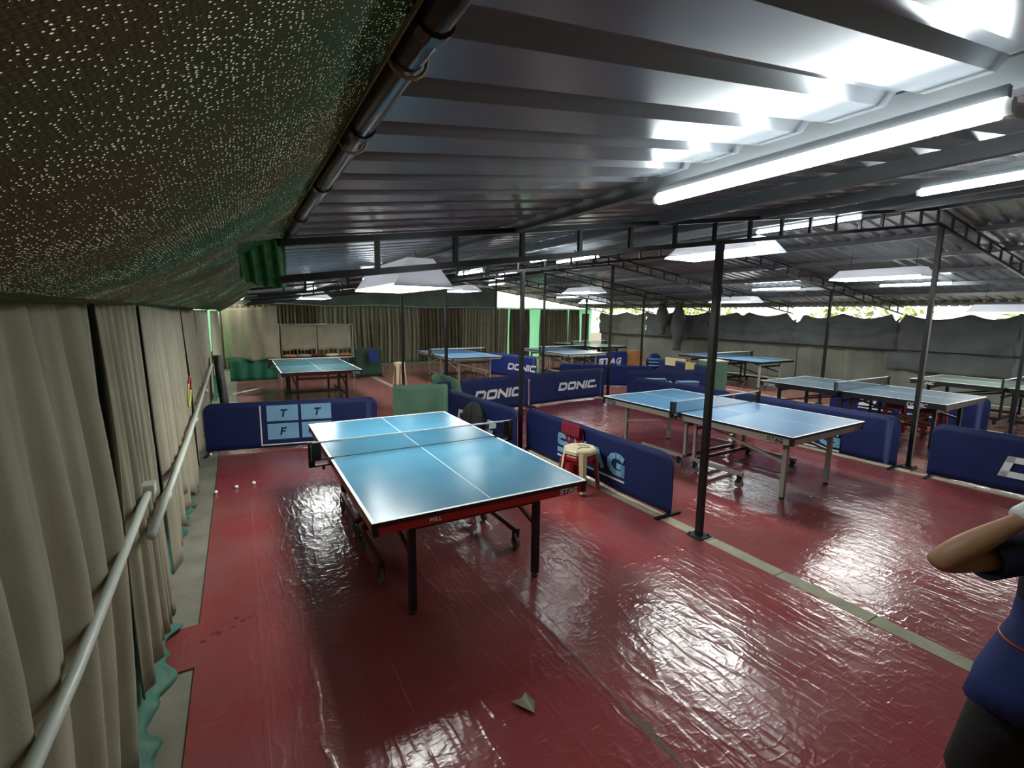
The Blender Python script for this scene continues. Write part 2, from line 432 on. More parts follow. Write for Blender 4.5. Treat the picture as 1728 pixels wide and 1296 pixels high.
g = G(); rr = random.Random(11); pts = []
n = 40
for i in range(n + 1):
    y = 2.4 - i * 2.0 / n; w = .006 + (.035 * math.exp(-((y - 1.38) / .12) ** 2)) + .004 * rr.random()
    xc = 1.56 + .006 * math.sin(i * 1.7)
    pts.append(((xc - w * rr.uniform(.4, 1), y, .0012), (xc + w * rr.uniform(.4, 1), y, .0012)))
for a, b in zip(pts[:-1], pts[1:]): g.add([a[0], a[1], b[1], b[0]], [(0, 1, 2, 3)])
struct('floor_6', g, 'seam')
g = G()
for i in range(9):
    cx, cy, r = -.30 + .035 * i + rr.uniform(-.02, .02), 3.14 + rr.uniform(-.05, .03) + .02 * i, rr.uniform(.006, .016)
    g.add([(cx + r * math.cos(a) * rr.uniform(.7, 1.2), cy + r * math.sin(a), .0012) for a in [2 * PI * k / 7 for k in range(7)]], [tuple(range(7))])
struct('floor_7', g, 'dark_red')

# ---------------------------------------------------------------- roof sheets
def corr(x0, x1, side, dz=0.0, pitch=0.205, name='ceiling', y0=-1.6, y1=18.9, overl=0.0):
    g = G(); prof = []; y = y0
    while y < y1:
        prof += [(y, 0), (y + 0.125, 0), (y + 0.145, .026), (y + 0.185, .026)]; y += pitch
    n = len(prof); vs = []
    for x in (x0, x1):
        for (yy, zz) in prof: vs.append((x, yy, roof_z(x) + zz + dz))
    for x in (x0, x1):
        for (yy, zz) in prof: vs.append((x, yy, roof_z(x) + zz + dz + 0.004))
    fs = []
    for i in range(n - 1):
        fs.append((i, i + 1, n + i + 1, n + i)); fs.append((2 * n + i, 3 * n + i, 3 * n + i + 1, 2 * n + i + 1))
        fs.append((i, 2 * n + i, 2 * n + i + 1, i + 1)); fs.append((n + i, n + i + 1, 3 * n + i + 1, 3 * n + i))
    g.add(vs, fs)
    return struct(name, g, 'roof')
corr(0.21, 1.46, -1, 0.012, name='ceiling_1')
corr(1.38, XRIDGE + 0.02, -1, 0.045, name='ceiling_2')
corr(XRIDGE - 0.02, 15.25, 1, 0.045, name='ceiling_3')
# grey purlins running the length of the hall under the sheets
k = 0
for x in (1.53, 2.75, 3.95, 5.15, 6.3, 7.38, 8.6, 9.8, 11.0, 12.2, 13.4, 14.6):
    k += 1
    g = G().box((x, 8.6, roof_z(x) + 0.005), (0.05, 20.4, 0.07))
    if x < 2: g.box((x + 0.04, 8.6, roof_z(x) + 0.005), (0.12, 20.4, 0.012))
    o = struct('ceiling_beam_%d' % k, g, 'purlin')

# ---------------------------------------------------------------- trusses and posts
ROWS = (2.62, 5.73, 8.54, 11.34, 14.25, 17.1)
RN = ('first truss crossing the hall, in front of the near green table', 'second truss, just beyond the large grey hood over the near blue table',
      'third truss from the front of the hall', 'fourth truss, above the far pair of blue tables', 'fifth truss from the front, near the back curtains', 'sixth truss, right against the back curtains')
RL = ('black welded roof truss crossing the hall right above the frontmost table', 'black ladder-like roof truss second from the front of the hall',
      'black roof truss third from the front of the hall', 'black roof truss fourth from the front, above the tables at the back',
      'black roof truss fifth from the front, one short of the back curtains', 'black roof truss beside the back curtains')
RX = XRIDGE
proto = None
tr = thing('roof_truss', RL[0], 'truss', (0, ROWS[0], 0), 0, 'roof trusses across the hall'); ALL.append(tr)
def chord(dz, x0, x1, w):
    g = G()
    if x0 < RX: g.bar((x0, 0, roof_z(x0) - 0.02 + dz), (RX, 0, roof_z(RX) - 0.02 + dz), w, w, up=(0, 1, 0))
    if x1 > RX: g.bar((RX, 0, roof_z(RX) - 0.02 + dz), (x1, 0, roof_z(x1) - 0.02 + dz), w, w, up=(0, 1, 0))
    return g
ALL.append(obj('top_chord', chord(0.0, 0.2, 14.9, 0.034), 'steel', tr))
ALL.append(obj('bottom_chord', chord(-0.175, 0.2, 14.9, 0.034), 'steel', tr))
x = 0.67
while x < 14.8:
    z = roof_z(x) - 0.02
    ALL.append(obj('strut', G().bar((x, 0, z - 0.17), (x, 0, z - 0.005), 0.026, 0.026), 'steel', tr)); x += 0.45
for i in range(1, 6):
    copy_tree(tr, RL[i], (0, ROWS[i], 0))

POSTL = {
 (0, 0): 'black steel post bolted to the cement strip between the two nearest tables', (0, 1): 'black steel post behind the end of the navy barrier with the stools',
 (0, 2): 'thin black post beyond the light green barrier, third in the first post row', (0, 3): 'thin black post beside the far white stool',
 (1, 0): 'black post under the roof ridge, behind the barrier beside the large silver table', (1, 1): 'black ridge post almost hidden behind the nearest post',
 (1, 2): 'black ridge post above the end of the long white-lettered barriers', (1, 3): 'black ridge post beside the far silver table',
 (1, 4): 'thin black ridge post in front of the pleated back curtains', (2, 0): 'black post at the edge of the scene beside the grey-green table',
 (2, 1): 'black post in front of the charcoal side curtain, beyond the dark blue table', (2, 2): 'black post by the green box, mostly behind the nearest post',
 (2, 3): 'thin black post beside the cardboard box', (2, 4): 'thin black post in front of the bright gap in the back curtains',
}
for ix, x in enumerate((3.45, 7.56, 11.4)):
    for iy in range(5):
        if (ix, iy) not in POSTL: continue
        t = thing('steel_post', POSTL[(ix, iy)], 'post', (x, ROWS[iy], 0), 0, 'black posts holding up the roof')
        zt = roof_z(x) - 0.21
        obj('shaft', G().box((0, 0, zt / 2 + 0.004), (0.05, 0.05, zt - 0.008)), 'steel', t)
        bp = obj('base_plate', G().box((0, 0, 0.008), (0.15, 0.15, 0.01)), 'green_dark', t)
        g = G()
        for sx in (-1, 1):
            for sy in (-1, 1): g.tube([(sx * .055, sy * .055, .01), (sx * .055, sy * .055, .035)], .008, 6)
        obj('anchor_bolts', g, 'steel', bp)

# ---------------------------------------------------------------- eave pipe and shade net
pt = thing('eave_pipe', 'thick dark pipe along the roof edge with the shade net tied to it', 'pipe', (0.235, 0, 2.30))
PR = 0.024
obj('pipe_run', G().tube([(0, -1.0, 0), (0, 2.6, 0)], PR, 18), 'pipe', pt, smooth=True)
for y in (0.62, 1.02, 1.52, 2.05, 2.45):
    obj('coupling', G().tube([(0, y - .012, 0), (0, y + .012, 0)], PR + .0045, 18), 'pipe', pt, smooth=False)
for y in (0.72, 1.1):
    g = G(); g.tube([((PR + .006) * math.cos(a), y, (PR + .006) * math.sin(a)) for a in [2 * PI * k / 16 for k in range(17)]], .003, 6)
    obj('wire_tie', g, 'tie', pt, smooth=True)

def net_fn(u, v):
    # u along the hall, v from the pipe (0) down to the curtain rail (1)
    y = -1.4 + u * 15.5
    x = 0.236 - v * 1.08
    sag = 0.125 * math.sin(PI * min(v * 1.0, 1)) ** 0.9
    z = 2.326 - 0.35 * min(v * 1.25, 1) - sag * (0.9 + 0.25 * math.sin(y * 1.3))
    z += 0.012 * math.sin(y * 3.1 + v * 4) + 0.006 * math.sin(y * 9 + v * 11)
    if y > 3.0: z -= 0.035 * min((y - 3.0) / 5, 1) * math.sin(PI * v)
    z = max(z, 1.955 if v > .5 else z)
    return (x, y, z)
g = G(); g.grid(net_fn, 150, 22)
nt_ = obj('shade_net', g, 'net', smooth=True, uv=lambda p: (p[0] * 1.15, p[1]))
tag(nt_, 'dark green and brown knitted shade net sagging between roof pipe and grey curtains', 'net')
g = G()
g.grid(lambda u, v: (0.225 - 0.20 * u, 2.63 + 0.014 * math.sin(u * 23 + v * 2), 2.29 - 0.04 * u - (0.235 - 0.07 * u * u + 0.006 * math.sin(u * 31)) * v), 40, 8)
tag(obj('net_flap', g, 'flap', smooth=True), 'green flap of shade net hanging down at the end of the roof pipe', 'net')
g = G()
g.grid(lambda u, v: (0.216 - v * (.010 + .014 * abs(math.sin(u * 13))) , -.6 + u * 3.15, 2.316 - v * (.028 + .024 * abs(math.sin(u * 13)))), 120, 2)
tag(obj('net_hem', g, 'tie', solid=0.002), 'tan folded hem of the shade net where it laps over the roof pipe', 'hem')

# ---------------------------------------------------------------- curtains
def curtain(name, label, A, B, zt, zb, n_fold, amp, seed, matn='curtain', group=None, lean=0.0, nu=None, gather=0.0, bulge=0.0, swg=0.0):
    """zt, zb: functions of u (0..1) or numbers; local origin at A"""
    r = random.Random(seed); A = Vector((A[0], A[1], 0)); B = Vector((B[0], B[1], 0)); d = B - A; Ln = d.length; d.normalize(); nrm = Vector((-d.y, d.x, 0))
    ph = [r.uniform(0, 2 * PI) for _ in range(6)]; fr = [n_fold * q for q in (1, 1.63, .47, 2.7)]
    nu = nu or max(24, int(n_fold * 14)); nv = 18
    f_t = zt if callable(zt) else (lambda u: zt); f_b = zb if callable(zb) else (lambda u: zb)
    def fn(u, v):
        a = amp * (0.45 + 0.55 * min(1, v * 2.2))
        uu = u + 0.012 * math.sin(3 * v + ph[4])
        o = math.sin(2 * PI * fr[0] * uu + ph[0] + .5 * math.sin(v * 3 + ph[5])) + .45 * math.sin(2 * PI * fr[1] * uu + ph[1]) + .5 * math.sin(2 * PI * fr[2] * uu + ph[2])
        o += 0.25 * math.sin(2 * PI * fr[3] * uu + ph[3]) * (1 - v)
        o = (math.copysign(abs(o / 1.6) ** 0.75, o) + swg * math.sin(15 * (v + 1.3 * (u - .5) ** 2) + ph[2]) * math.exp(-1.6 * v)) * a
        z = f_t(u) + (f_b(u) - f_t(u)) * v
        s = u + gather * (0.5 - u) * math.sin(PI * v * .9) 
        p = d * (s * Ln) + nrm * (o + lean * v + bulge * math.sin(PI * v))
        return (p.x, p.y, z)
    g = G(); g.grid(fn, nu, nv)
    o = obj(name, g, matn, smooth=True, loc=(A.x, A.y, 0), solid=0.004)
    return tag(o, label, 'curtain', group)

def ys(y): return y
grp = 'grey-olive curtains along the side wall'
# side wall, from the camera inwards.  normal for A->B along +y is -x, so negative lean goes into the hall
XC = -0.52
curtain('curtain', 'wide olive-grey curtain nearest the camera, with the deepest folds', (XC - .02, 0.2), (XC, 2.50), lambda u: 1.965 + .004 * math.sin(u * 60), 0.03, 9.5, 0.044, 1, group=grp, bulge=-.03)
curtain('curtain', 'second olive-grey side curtain, behind the end of the near white pipe', (XC, 2.58), (XC, 3.50), lambda u: 1.975 - .01 * abs(math.sin(u * 16)), lambda u: .10 + .05 * math.sin(u * 5), 6, 0.028, 2, group=grp, lean=-.05, gather=.16)
curtain('curtain', 'third olive-grey side curtain, its lower corner twisted to a point', (XC, 3.78), (XC, 4.78), 1.965, lambda u: .12 + .35 * u, 5, 0.030, 3, 'curtain_b', group=grp, lean=-.05, gather=.2)
curtain('curtain', 'fourth olive-grey side curtain, above the twisted one-pointed hem', (XC, 4.8), (XC, 6.1), 1.955, lambda u: .16 + .10 * math.sin(u * 7), 6, 0.028, 4, 'curtain_b', group=grp, lean=-.04)
curtain('curtain', 'fifth side curtain, behind the yellow and red hoop', (XC, 6.15), (XC, 8.0), 1.95, lambda u: .22 + .06 * math.sin(u * 9), 8, 0.028, 5, 'curtain_b', group=grp, lean=-.03)
curtain('curtain', 'sixth side curtain, just before the gap with green light', (XC + .0, 8.05), (XC + .02, 11.0), 1.94, lambda u: .3, 12, 0.028, 6, 'curtain_b', group=grp)
curtain('curtain', 'seventh side curtain, between the green-lit gap and the black jacket', (XC + .04, 11.9), (XC + .10, 14.3), 1.93, .55, 9, 0.03, 7, 'curtain_b', group=grp)
# cloth at the end of the side wall, tied up in swags
curtain('curtain', 'khaki cloth hung in swags beside the far red-framed table', (-0.36, 14.9), (0.95, 14.5), lambda u: 2.0 + .10 * u - .03 * math.sin(PI * u), lambda u: .62 + .03 * math.sin(u * 9), 3.2, 0.06, 8, 'curtain_b')
# back curtains, tightly pleated
gb = 'pleated back curtains'
BK = [(-.5, 1.02, 'curtain', 'olive back curtain at the side-wall corner behind the khaki cloth', 7), (1.0, 2.52, 'curtain_c', 'dark pleated back curtain above the pale leaning screens', 10), (2.5, 4.42, 'curtain', 'pale pleated back curtain right of the dark one, above the pale screens', 9),
      (4.4, 6.28, 'curtain', 'pleated back curtain behind the far white stool', 9), (6.22, 8.08, 'curtain_c', 'dark-folded back curtain behind the silver-framed far table', 9),
      (8.05, 10.25, 'curtain', 'olive pleated back curtain beside the narrow bright slit', 12), (10.36, 11.35, 'curtain_c', 'narrow brown back curtain before the wide green-lit gap', 8),
      (11.95, 13.45, 'curtain_c', 'brown back curtain right after the wide green-lit gap', 10), (13.6, 14.15, 'curtain_c', 'short brown back curtain in the far corner', 4)]
for k, (x0, x1, mn, lb, nf) in enumerate(BK):
    curtain('curtain', lb, (x0, 18.25), (x1, 18.22), lambda u: 2.16 + .01 * math.sin(u * 30), .015, nf * 1.3, 0.14, 20 + k, mn, group=gb)
curtain('curtain', 'small brown curtain in the far corner between two pale green slits', (14.3, 18.2), (14.75, 18.2), 2.0, .1, 4, .04, 40, 'curtain_c', group=gb)
g = G().tube([(0.9 + 13.2 * k / 20, 18.1, 2.18 + 0.035 * math.cos(2 * PI * k / 6.0)) for k in range(21)], 0.012, 6)
tag(obj('curtain_line', g, 'white_pvc', smooth=True), 'pale line strung above the pleated back curtains', 'line')
# charcoal cloths down the other side, with sagging tops that leave bright gaps
def swag(pts):
    def f(u):
        for (a, za), (b, zb) in zip(pts[:-1], pts[1:]):
            if a <= u <= b: 
                t = (u - a) / (b - a); return za + (zb - za) * t - 0.13 * math.sin(PI * t)
        return pts[-1][1]
    return f
gs = 'charcoal cloths along the far side'
SW = [((14.95, 1.2), (14.95, 3.6), [(0, 2.06), (1, 2.08)], 'charcoal side cloth at the edge of the scene beyond the grey-green table'),
      ((14.95, 3.55), (14.95, 5.95), [(0, 2.09), (.35, 2.07), (.88, 2.06), (1, 1.86)], 'charcoal side cloth behind the small hood at the edge, smooth and greenish'),
      ((14.95, 5.8), (14.95, 8.5), [(0, 1.95), (.06, 2.06), (.5, 2.08), (.9, 2.05), (1, 1.84)], 'charcoal side cloth behind the post beyond the dark blue table'),
      ((14.95, 8.45), (14.95, 11.72), [(0, 1.9), (.08, 2.10), (.5, 2.12), (.62, 2.12), (1, 2.12)], 'charcoal side cloth with deep swags behind the white-legged table'),
      ((14.95, 11.65), (14.95, 14.7), [(0, 2.12), (.5, 2.12), (1, 2.12)], 'charcoal side cloth by the dark hanging bundles'),
      ((14.95, 14.65), (14.95, 17.7), [(0, 2.12), (.4, 2.1), (1, 2.1)], 'pale grey draped side cloth nearest the back corner')]
for k, (A, B, pts, lb) in enumerate(SW):
    curtain('side_cloth', lb, A, B, swag(pts), 1.10 if k > 1 else .62, 2.4, 0.05, 60 + k, 'tarp' if k < 5 else 'tarp_low', group=gs, swg=1.7)
for k, (y0, y1, lb) in enumerate([(1.2, 6.06, 'lighter grey lower cloth below the smooth charcoal cloths'), (6.03, 8.45, 'lighter grey lower cloth behind the post beyond the dark blue table'),
                                   (8.4, 12.5, 'lighter grey lower cloth wrinkled behind the white-legged table'), (12.45, 17.7, 'lighter grey lower cloth beside the cardboard box')]):
    curtain('side_cloth', lb, (15.09, y0), (15.09, y1), 1.2, .005, 3 + (y1 - y0) * .6, 0.06, 80 + k, 'tarp_low', group='lower grey cloths along the far side')
g = G().tube([(14.86, 1.0, 1.14), (14.86, 17.6, 1.14)], .012, 6)
tag(obj('rope', g, 'steel'), 'dark rope stretched along the charcoal side cloths at waist height', 'rope')
for k, (y, lb) in enumerate([(13.4, 'dark bundle of cloth hanging from the eave by the striped blue bag'), (12.6, 'tall dark bundle of cloth hanging beside the striped blue bag')]):
    g = G(); rr = random.Random(90 + k); rings = []
    for i in range(14):
        v = i / 13; w = .10 + .10 * math.sin(PI * min(1, v * 1.2)) + .03 * rr.random()
        rings.append([(w * math.cos(a) * (1 + .15 * math.sin(3 * a + i)), w * 1.3 * math.sin(a), 2.33 - v * (1.13 if k == 0 else 1.68)) for a in [2 * PI * q / 14 for q in range(14)]])
    g.loft(rings)
    tag(obj('cloth_bundle', g, 'tarp', smooth=True, loc=(14.5, y, 0)), lb, 'cloth')

# enclosing walls of green mesh behind the curtains, and a light-blocking front wall
struct('wall_left', G().box((-0.85, 4.8, 1.0), (0.02, 13.2, 2.0)), 'green_dark')  # dark colour stands in for the shade in the curtain gaps
struct('wall_left_2', G().box((-0.85, 15.0, 0.97), (0.02, 7.2, 1.92)), 'green_sheet')
struct('wall_back', G().box((7.1, 18.6, 1.12), (16.2, 0.02, 2.22)), 'green_sheet')
struct('wall_front_blocker', G().box((7.2, -1.75, 1.6), (16.2, 0.05, 3.3)), 'curtain')  # unseen wall behind the camera, added to keep out excess light
g = G(); g.grid(lambda u, v: (-.6 + u * 10.4, 18.42 + .03 * math.sin(u * 90), 2.12 + v * (roof_z(-.6 + u * 10.4) - 2.10)), 90, 3)
tag(obj('gable_cloth', g, 'gable', smooth=True), 'dark green cloth filling the gable above the back curtains', 'cloth')
# foliage outside, seen through the gaps under the roof
for k, (x, y, r, z) in enumerate([(19.5, 3.5, 1.6, 2.0), (20.5, 9, 2.0, 1.7), (19, 15, 1.5, 1.8), (19.5, 21, 1.6, 1.8)]):
    rr = random.Random(k); g = G(); vs = []; fs = []
    for q in range(700):
        a = rr.uniform(0, 2 * PI); b = rr.uniform(-1, 1); rad = r * rr.uniform(.6, 1) ; c = math.sqrt(1 - b * b)
        p = Vector((rad * c * math.cos(a), rad * c * math.sin(a), rad * b * .8 + z)); d1 = Vector((rr.uniform(-1, 1), rr.uniform(-1, 1), rr.uniform(-1, 1))) * .12; d2 = Vector((rr.uniform(-1, 1), rr.uniform(-1, 1), rr.uniform(-1, 1))) * .09
        n = len(vs); vs += [p - d1, p + d2, p + d1, p - d2]; fs.append((n, n + 1, n + 2, n + 3))
    g.add(vs, fs)
    t = thing('tree', ('leafy tree outside beyond the charcoal cloths, nearest the camera', 'broad leafy tree outside beyond the swagged charcoal cloth', 'leafy tree outside by the far corner', 'leafy tree outside, farthest away past the corner')[k], 'tree', (x, y, 0), 0, 'trees outside the shed')
    obj('crown', g, 'bark', t)
    obj('trunk', G().tube([(0, 0, -.2), (0.05, 0, z)], [.18, .1], 10), 'brown_steel', t)
struct('ground', G().box((10, 10, -0.25), (70, 70, 0.2)), 'concrete')

# ---------------------------------------------------------------- green skirts along the side wall floor
def skirt(label, pts, h, w, seed, mn='green_cloth'):
    r = random.Random(seed)
    def fn(u, v):
        y = pts[0] + (pts[1] - pts[0]) * u
        a = .03 * math.sin(u * 17 + seed) + .02 * math.sin(u * 41 + seed * 2)
        x = -0.60 + (w + a) * v ** 2.2; z = h * (1 - v) ** 1.6 + .012 + .012 * math.sin(u * 30 + v * 5) * v
        return (x + .015 * math.sin(u * 60) * (1 - v), y, z)
    g = G(); g.grid(fn, 60, 12); return tag(obj('green_skirt', g, mn, smooth=True, solid=.003), label, 'cloth', 'green cloths spilling out under the side curtains')
skirt('green cloth spilling onto the floor under the two nearest side curtains', (1.9, 3.35), .45, .16, 3)
skirt('green cloth hanging below the third and fourth side curtains', (3.5, 5.0), .75, .07, 5)
skirt('green cloth spilling out opposite the near table corner', (5.0, 6.2), .5, .10, 8)
skirt('teal green cloth under the swagged cloth beyond the far table', (12.0, 14.6), .9, .12, 9)
g = G(); g.grid(lambda u, v: (-.25 + u * 1.15, 14.75 + .04 * math.sin(u * 22), .66 - v * .62 + .0), 40, 5)
tag(obj('green_skirt', g, 'green_cloth', smooth=True, solid=.003), 'teal green cloth below the swagged khaki cloth', 'cloth')
# pale pipes that hold the side curtains back
g = G().tube([(-.43, .6, 1.0), (-.445, 1.6, .945), (-.45, 2.95, 1.01)], .018, 12)
t = thing('rail_pipe', 'near white plastic pipe running along the side curtains', 'pipe', (0, 0, 0)); obj('pipe_run', g, 'white_pvc', t, smooth=True)
obj('pipe_joint', G().box((-.45, 2.97, 1.02), (.055, .09, .055)), 'white_pvc', t)
g = G().tube([(-.42, 2.72, .86), (-.43, 5.0, .845), (-.44, 9.9, .98)], .021, 12)
t = thing('rail_pipe', 'far white plastic pipe with an open end, past the first one', 'pipe', (0, 0, 0)); obj('pipe_run', g, 'white_pvc', t, smooth=True)
for y in (3.3, 5.6, 7.6): obj('pipe_joint', G().tube([(-.425, y - .05, .85 + .0), (-.425, y + .05, .85)], .026, 12), 'white_pvc', t, smooth=True)
# hoop and jacket on the side wall
g = G()
hp = [(-.40 + .01 * math.sin(a), 4.95 + .13 * math.cos(a), 1.23 + .13 * math.sin(a)) for a in [2 * PI * k / 28 for k in range(29)]]
t = thing('hoop', 'small red and yellow hoop hanging on the side curtain', 'hoop'); obj('hoop_ring', G().tube(hp[:12], .008, 8), 'red_plastic', t, smooth=True); obj('hoop_ring', G().tube(hp[11:], .008, 8), 'yellow', t, smooth=True)
g = G(); rings = []
for i in range(12):
    v = i / 11; w = .06 + .17 * min(1, v * 1.5)
    rings.append([(-.36 + .07 * math.cos(a) + .25 * v * .3, 10.2 + w * 1.7 * math.sin(a) * (1 + .12 * math.sin(4 * a + i)) - .3 * v, 1.12 - v * .86 + .03 * math.sin(3 * a) * v) for a in [2 * PI * q / 18 for q in range(18)]])
g.loft(rings)
tag(obj('jacket', g, 'black_cloth', smooth=True), 'black jacket hanging from the end of the far white pipe', 'jacket')
# thin stick with wire ring lying on the floor
t = thing('stick', 'pale stick with a dark wire ring lying on the concrete', 'stick', (.15, 12.6, .03), .25)
obj('shaft', G().tube([(-.35, 0, .01), (.62, .1, .12)], .012, 8), 'white_pvc', t)
obj('wire_ring', G().tube([(.05 + .24 * math.cos(a), .02 + .24 * math.sin(a), .03 + .05 * math.sin(a)) for a in [2 * PI * k / 20 for k in range(21)]], .01, 6), 'steel', t)

# ---------------------------------------------------------------- tables
TW, TL, TH = 1.525, 2.74, 0.76
def table(label, loc, rz, top, frame, leg, carriage, texts=(), tcol='white', ah=.055, edge='edge'):
    t = thing('tennis_table', label, 'table', (loc[0], loc[1], 0), rz, 'tennis tables in the hall')
    lw = .02; z = TH
    for s in (-1, 1):
        y0, y1 = (-TL / 2, -.003) if s < 0 else (.003, TL / 2); yc = (y0 + y1) / 2; ly = y1 - y0
        g = G()
        g.box((0, yc, z - .0125), (TW - .004, ly - .004, .025), 0)
        g.box((0, yc, z - .0135), (TW, ly, .0225), 2)
        zt = z + .0006
        g.box((-TW / 2 + lw / 2, yc, zt), (lw, ly, .0012), 1); g.box((TW / 2 - lw / 2, yc, zt), (lw, ly, .0012), 1)
        ye = y0 + lw / 2 if s < 0 else y1 - lw / 2
        g.box((0, ye, zt), (TW - 2 * lw, lw, .0012), 1)
        g.box((0, yc, zt), (.004, ly - lw, .0012), 1)
        obj('tabletop', g, [top, 'white', edge], t)
        g = G(); ax = TW / 2 - .022; az = z - .0255 - ah / 2
        g.box((-ax, yc, az), (.022, ly - .04, ah)); g.box((ax, yc, az), (.022, ly - .04, ah))
        yo = y0 + .022 if s < 0 else y1 - .022; yi = y1 - .02 if s < 0 else y0 + .02
        g.box((0, yo, az), (TW - .066, .022, ah)); g.box((0, yi, az), (TW - .066, .02, ah * .8))
        fr = obj('apron_frame', g, frame, t)
        for sx in (-1, 1): obj('corner_guard', G().box((sx * (TW / 2 - .02), yo, az - .002), (.036, .036, ah + .004)), edge, fr)
        yl = s * 1.16
        for sx in (-1, 1):
            lg = obj('leg', G().box((sx * .47, yl, (z - .08) / 2 + .014), (.045, .045, z - .108)), leg, t)
            obj('leg_foot', G().tube([(sx * .47, yl, 0), (sx * .47, yl, .016)], .027, 10), 'rubber', lg)
        obj('leg_stretcher', G().box((0, yl, z - .16), (.9, .03, .045)), carriage, t)
        # roller carriage: uprights by the net, low side beams, braces, wheels
        for sx in (-1, 1):
            g = G(); xb = sx * .56
            g.bar((xb, s * .06, .16), (xb, s * .76, .16), .03, .045)
            g.bar((sx * .52, s * .07, .16), (sx * .52, s * .07, z - .085), .035, .035)
            g.bar((sx * .50, s * .09, z - .12), (sx * .47, yl, z - .36), .02, .03)
            g.bar((sx * .58, s * .07, .16), (xb, s * .07, .16), .03, .03)
            obj('side_beam', g, carriage if frame != 'silver' else 'silver', t)
            for yy in (s * .12, s * .72):
                g = G(); g.tube([(xb - .013, yy, .052), (xb + .013, yy, .052)], .05, 18)
                w = obj('wheel', g, 'wheel', t, smooth=False)
                obj('wheel_fork', G().bar((xb + .02, yy, .06), (xb + .02, yy, .15), .006, .04).bar((xb - .02, yy, .06), (xb - .02, yy, .15), .006, .04), 'steel', w)
        obj('cross_beam', G().box((0, s * .09, .16), (1.1, .03, .04)).box((0, s * .09, z - .2), (1.06, .025, .03)), carriage, t)
    # lettering: (side, text, u, height, colour)
    for side, txt, u, h, mn, sh in texts:
        g = G(); w = h * .85; st = h * .2; lz = z - .0255 - ah / 2 - h / 2
        if side == 'near':
            letters(g, txt, 0, 0, h, w, st, 0, sh, st * .6)
            e = Vector((u * TW / 2, -TL / 2 + .0105, lz)); rot = 0
        else:
            letters(g, txt, 0, 0, h, w, st, 0, sh, st * .6)
            e = Vector((-TW / 2 + .0105, u * TL / 2, lz)); rot = -PI / 2
        if txt == 'STAG':
            lx = text_w(txt, h, w, st, st * .6); g.box((lx * .8, -.0006, -h * .12), (lx * .6, .0012, h * .12))
        o = obj('lettering', g, mn, t); o.location = e; o.rotation_euler = (0, 0, rot)
    return t

def tnet(label, loc, rz, dark=False, sheer='netcloth', card=False):
    t = thing('table_net', label, 'net', (loc[0], loc[1], TH), rz, 'nets clamped to the tables')
    W_ = .915
    g = G(); g.grid(lambda u, v: (-W_ + .02 + u * (2 * W_ - .04), .003 * math.sin(u * 9), .012 + v * .131), 40, 3)
    nt = obj('net_mesh', g, sheer, t)
    obj('top_tape', G().box((0, 0, .148), (2 * W_ - .04, .005, .014)), 'white', t)
    obj('bottom_cord', G().box((0, 0, .010), (2 * W_ - .06, .005, .006)), 'edge', t)
    for s in (-1, 1):
        p = obj('net_post', G().box((s * W_, 0, .055), (.022, .028, .20)).box((s * (W_ - .05), 0, .076), (.07, .006, .142)), 'edge', t)
        obj('clamp', G().box((s * (W_ - .085), 0, .0055), (.19, .04, .006)).box((s * (W_ - .075), 0, -.04), (.17, .03, .012)).box((s * (W_ - .02), 0, -.02), (.03, .03, .05)).tube([(s * (W_ - .1), 0, -.075), (s * (W_ - .1), 0, -.04)], .012, 8), 'steel', p)
    if card:
        obj('white_tag', G().box((.71, -.005, .115), (.075, .003, .05)), 'white', t)['label'] = 'small white tag on the net'
    return t

T1 = (1.346, 3.936); T2 = (5.412, 3.957)
TBL = [
 ('frontmost tennis table with blue-green top, red apron and black legs', T1, 0, 'top_blue', 'red_frame', 'edge', 'dark_red',
  [('near', 'STAG', .70, .040, 'print_white', .25), ('near', 'PULL', -.55, .026, 'print_white', 0), ('side', 'STAG', -.70, .036, 'print_white', .25)], .055),
 ('large silver-framed tennis table with blue top, beside the nearest post', T2, .031, 'top_blue2', 'silver', 'silver', 'brown_steel',
  [('side', 'STAG', -.80, .045, 'edge', .2), ('side', 'STAG', .94, .045, 'edge', .2), ('side', 'PETALERO' if False else 'PULL', .12, .03, 'edge', 0), ('near', 'STAG', .72, .045, 'edge', .2)], .065),
 ('teal tennis table with red-brown frame behind the four-square navy barrier', (1.43, 11.4), 0, 'top_teal', 'dark_red', 'edge', 'brown_steel', [('near', 'STAG', .74, .04, 'print_white', .2)], .05),
 ('silver-framed blue tennis table beyond the long white-lettered barriers', (5.65, 13.05), 0, 'top_blue2', 'silver', 'silver', 'brown_steel', [('near', 'STAG', .2, .05, 'edge', .2)], .05),
 ('silver-framed pale blue tennis table beyond the ridge post', (9.35, 12.9), 0, 'top_blue2', 'silver', 'silver', 'brown_steel', [], .05),
 ('thin-edged tennis table in the far corner before the green-lit gaps', (12.35, 15.2), 0, 'top_grey', 'edge', 'edge', 'steel', [], .05),
 ('blue tennis table with white legs in front of the swagged charcoal cloth', (12.75, 8.95), 0, 'top_blue2', 'edge', 'white_pvc', 'steel', [], .035),
 ('dark slate-blue tennis table with black frame and white lettering on its side', (9.25, 3.98), 0, 'top_slate', 'edge', 'steel', 'brown_steel',
  [('side', 'DONIC', -.66, .06, 'print_white', .25), ('side', 'DONIC', .96, .06, 'print_white', .25), ('near', 'DONIC', .5, .03, 'print_white', .2)], .06),
 ('grey-green tennis table with black frame against the charcoal side cloths', (12.4, 2.83), 0, 'top_grey', 'edge', 'steel', 'steel', [('side', 'DONIC', .90, .06, 'print_white', .25)], .06),
]
